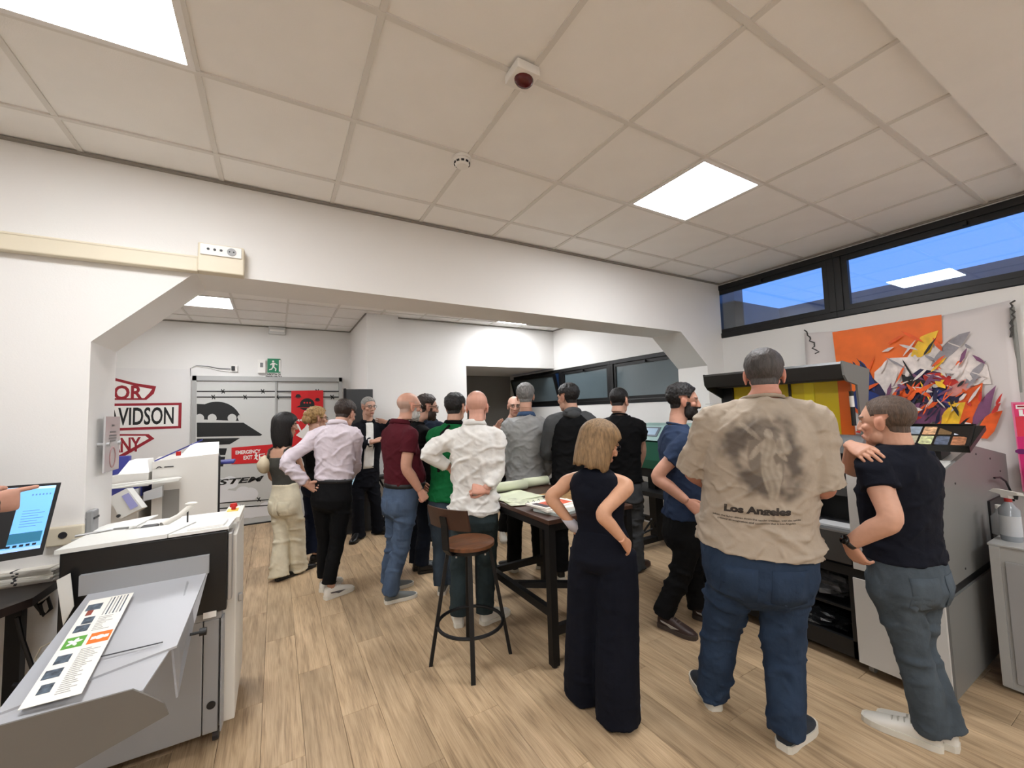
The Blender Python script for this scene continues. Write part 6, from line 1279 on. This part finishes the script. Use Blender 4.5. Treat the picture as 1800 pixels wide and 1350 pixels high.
white = person('bald man in white shirt with both hands on his hips beside the stool', 1.75, [(807, 1103), (848, 1098)], (-5, 55), (834, 920, 0), (834, 744, 0), (839, 716, .02, 14, 6),
    ((752, 796, .02), (874, 828, -.02)), ((790, 822, .10), (853, 862, -.12)), 8, dict(kind='shirt', mat=m_wsh, sleeve=.95, hem=.12, grow=.018, sgrow=.015, vox=.0085, collar=m_wsh, wrinkle=.011, flare=.04),
    dict(mat=denim('dark_teal', (.175, .215, .225)), hem=.069, knee=.077, hemz=.085, waist=.2), SH(m_sw_, m_ss, lace=m_sw_), ('bald', (.4, .33, .3), .12), (.82, .58, .49), glasses=True, hands=('grip', 'grip'), handdir=((797, 832, .12), (838, 860, -.13)), girth=1.0, seed=27)
woman = person('woman with blonde bob in navy sleeveless top and wide navy trousers, hands on hips', 1.58, [(1020, 1233), (1074, 1275)], (25, 45), (1060, 985, 0), (1046, 818, .0), (1056, 781, .03, 64, 18),
    ((967, 874, .02), (1058, 904, -.20)), ((1006, 922, .02), (1096, 950, -.17)), 22, dict(kind='top', mat=m_nv, sleeve=0, hem=.20, grow=.009, neck=.985, name='sleeveless_top', wrinkle=.003),
    dict(mat=m_nv, waist=.34, thigh=.115, knee=.125, hem=.128, hemz=.022, hemf=.06, wrinkle=.004, grow=.012), SH(mat('shoe_beige', (.8, .76, .7), .6), m_ss, low=1), ('bob', (.535, .425, .295), 'dark_blonde'), (.80, .57, .43), female=True, glasses=True, hands=('relaxed', 'relaxed'), handdir=((1024, 945, .04), (1112, 968, -.10)), sw=.165, seed=29)
p = woman; b = MB(p['O']); d_ = nrm(p['el'][0]-p['wr'][0]); b.add(*loft([(p['wr'][0]+d_*.035, p['side'], np.cross(d_, p['side']), .037, .034), (p['wr'][0]-d_*.045, p['side'], np.cross(d_, p['side']), .040, .037)], 18)); b.build('wrist_wrap', mat('wrap_pale', (.68, .66, .68), .8), p['root'], 'all')
b = MB(p['O']); q = p['P'](1107, 966, .02); b.tube([q+p['side']*.011*math.cos(a)+np.array([0, 0, .011*math.sin(a)]) for a in np.linspace(0, 6.28, 14, endpoint=False)], .003, 6, closed=True); b.build('ring', m_steel, p['root'], 'all')
blue = person('dark bearded man in blue T-shirt and black jeans looking at the flatbed printer', 1.78, [(1222, 1085), (1161, 1100)], (112, 118), (1203, 950, 0), (1191, 746, 0), (1201, 705, .02, 84, 4),
    ((1225, 835, .18), (1155, 838, -.18)), ((1255, 885, .25), (1208, 882, -.20)), 70, dict(kind='tee', mat=K('blue', (.165, .215, .31)), sleeve=.52, hem=.21, grow=.020, wrinkle=.006),
    dict(mat=denim('black', (.075, .075, .08)), hem=.072, hemz=.085, wrinkle=.009, waist=.28), SH(m_sbr, mat('sole_dark_brown', (.28, .24, .22), .6), panel=mat('shoe_flash_white', (.7, .68, .65), .6), lace=mat('lace_brown', (.35, .3, .27), .7)), ('short', (.09, .075, .07), 'very_dark'), (.78, .55, .45), beard=((.085, .06, .055), .97, .013, 'dark_beard'), handdir=(None, (1230, 898, -.20)), seed=31)
def cloud_print(TV, pel, nk, up, rt, fw, S):
    base = np.array(lin((.655, .60, .535))); dark = np.array(lin((.36, .325, .295))); pale = np.array(lin((.72, .67, .60)))
    u = (TV-nk)@rt/S+.03; h = -(TV-nk)@up/S-.035; bk = ((TV-(pel+nk)/2)@fw < .0)
    def fbm(s, f): return np.array([noise.noise(Vector((a*f, b_*f, s)))+.5*noise.noise(Vector((a*f*2.1, b_*f*2.1, s+3)))+.3*noise.noise(Vector((a*f*4.3, b_*f*4.3, s+7))) for a, b_ in zip(u, h)])
    n1 = fbm(1.7, 11.); r = np.sqrt((u/.185)**2+((h-.225)/.215)**2)
    m = sstep(n1*.55+.62-np.abs(r-.62)*1.15, .05, .75)*sstep(1.12-r, 0, .25)*bk*.95
    # a draped standing statue with wings, pale on dark
    def ell(cx, cy, rx, ry, a=0.): ca, sa = math.cos(a), math.sin(a); du, dh = u-cx, h-cy; return 1-sstep(((du*ca+dh*sa)/rx)**2+((-du*sa+dh*ca)/ry)**2, .7, 1.1)
    core = ell(.0, .23, .075, .19); m = np.maximum(m, core*.72*bk)
    f_ = np.maximum.reduce([ell(.015, .125, .018, .025), ell(.01, .185, .032, .05, .2), ell(.012, .30, .034, .11, -.12), ell(.03, .33, .022, .09, .25), ell(-.035, .20, .013, .055, .6), ell(.05, .20, .012, .05, -.7), ell(-.055, .115, .012, .06, -.8)*.7, ell(.07, .17, .03, .04, -.5)*.6])
    st = .78+.16*np.sin(u*260+3*np.sin(h*30))+.14*vnoise(np.column_stack([u, h, u*0]), 140, 2)
    k = (f_*st*bk*.62)[:, None]
    c = base*(1-m[:, None])+dark*m[:, None]; return c*(1-k)+pale*k
beige = person('large man in beige graphic T-shirt and blue jeans seen from behind', 1.84, [(1258, 1248), (1378, 1318)], (-25, 30), (1330, 1022, 0), (1339, 700, .0), (1343, 660, .03, 4, 6),
    ((1219, 826, .05), (1448, 852, .03)), ((1262, 862, .32), (1428, 868, .34)), -7, dict(kind='tee', mat=mat('tee_beige', (.655, .60, .535), .9, attr='Col', noise_amt=.06, noise_scale=20, bump=.3, bump_scale=25), sleeve=.66, hem=.18, grow=.028, sgrow=.030, wrinkle=.008, vox=.0065, band=K('tee_beige_band', (.62, .565, .50)), col=cloud_print),
    dict(mat=jd, hem=.076, knee=.079, thigh=.096, hemz=.06, wrinkle=.010, waist=.2, pockets=jdp, hemf=.035), SH(m_sn, m_ss, sole_h=.032), ('crop', (.27, .25, .24), 'grey_brown'), (.78, .52, .43), girth=1.30, belly=.10, sw=.205, neckf=1.2, seed=33)
bv_ = BVHTree.FromPolygons([tuple(q) for q in beige['TV']], [tuple(int(i) for i in q) for q in beige['TF']])
def back_text(s_, h, wid, hgt, off, name='lettering', shear=0., arch=0.):
    p = beige; me = text_mesh(s_, 1, off, shear); X = [v.co.x for v in me.vertices]; Y = [v.co.y for v in me.vertices]; a, w_, c_, h_ = min(X), max(X)-min(X), min(Y), max(Y)-min(Y)
    bm = bmesh.new(); bm.from_mesh(me); bmesh.ops.triangulate(bm, faces=bm.faces); bmesh.ops.subdivide_edges(bm, edges=[e for e in bm.edges if e.calc_length() > .25], cuts=2)
    for v in bm.verts:
        x = (v.co.x-a)/w_-.5; q = on_front(p, x*wid-.035, h-((v.co.y-c_)/h_-.5)*hgt+arch*x*x, .0025, True)
        if q is not None: v.co = Vector(q-p['O'])
    bm.to_mesh(me); bm.free(); return link(name, me, mat('tee_print_dark', (.20, .17, .15), .8), p['top'])
back_text('Los Angeles', .528, .27, .046, .055)
back_text('when the fallen shines down the tender creation, with the spirits', .566, .36, .011, .015, arch=-.01)
back_text('created an imagination and connection that is Los Angeles.', .581, .32, .011, .015, arch=-.01)
navy = person('man in navy polo and grey jeans with black watch, hand at chin', 1.70, [(1652, 1318), (1680, 1318)], (-86, -82), (1592, 1036, 0), (1574, 779, .0), (1557, 741, .0, -72, 2),
    ((1566, 914, -.26), (1501, 824, .10)), ((1492, 956, -.22), (1498, 784, -.12)), -62, dict(kind='polo', mat=K('navy_polo', (.065, .075, .115)), sleeve=.46, hem=.215, grow=.018, wrinkle=.006),
    dict(mat=jg, hem=.072, knee=.070, thigh=.102, hemz=.075, wrinkle=.008, waist=.28, pockets=jgp), SH(m_sw_, m_ss, lace=mat('lace_cream', (.72, .70, .65), .7), low=1, size=1.06), ('buzz', (.33, .265, .22), 'short_brown'), (.80, .58, .47), girth=1.10, hands=('relaxed', 'relaxed'), handdir=((1514, 994, -.17), (1540, 803, -.26)), palm=(None, (0, -.5, .8)), knees=((1600, 1135, -.05), (1612, 1130, .08)), shdrop=(.0, .0), seed=35)
p = navy; b = MB(p['O']); d_ = nrm(p['el'][0]-p['wr'][0]); w_ = p['wr'][0]+d_*.012; e1 = nrm(np.cross(d_, (0, 0, 1))); e2 = np.cross(d_, e1)
b.add(*loft([(w_-d_*.011, e1, e2, .034, .030), (w_+d_*.011, e1, e2, .035, .031)], 20)); wo = b.build('watch', m_blackp, p['root'], 'all')
n_ = nrm(-p['side']*.8-p['dirh']*.5+np.array([0, 0, .1])); n_ = nrm(n_-d_*np.dot(n_, d_)); b = MB(p['O']); b.cyl(w_+n_*.028, w_+n_*.041, .021, 20); b.build('watch_face', mat('watch_glass', (.02, .02, .025), .1), wo, 'all')
pointer = person('person in dark clothes at the photo edge pointing at the monitor', 1.72, [(-1.50, 1.80, 0), (-1.36, 1.70, 0)], (30, 30), (-235, 1010, 0), (-220, 800, 0), (-205, 740, .02, 50, 15),
    ((-150, 900, .2), (-95, 935, -.18)), ((-90, 900, .55), (-32, 888, -.03)), 40, dict(kind='jacket', mat=K('dark_fleece', (.10, .10, .12)), sleeve=1.0, hem=-.02, grow=.022, name='jacket'), dict(mat=K('dark_navy_trousers', (.08, .09, .14))), SH(m_sb), ('short', dk, 'dark'), (.76, .55, .46), hands=('relaxed', 'point'), handdir=(None, (30, 877, -.01)), seed=37)

q = pink['P'](617, 842, .28); t = thing('phone', 'small lit phone held low in front of the man in the lavender shirt', 'phone', tuple(q)); b = MB(); b.box((-.035, -.004, -.07), (.035, .004, .07), bev=.003); b.build('case', m_blackp, t)
b = MB(); b.box((-.032, -.0052, -.064), (.032, -.004, .064)); b.build('screen', mat('phone_screen', (.70, .82, .88), .3, emit=.6), t); t.rotation_euler = (-.3, .35, -.2)
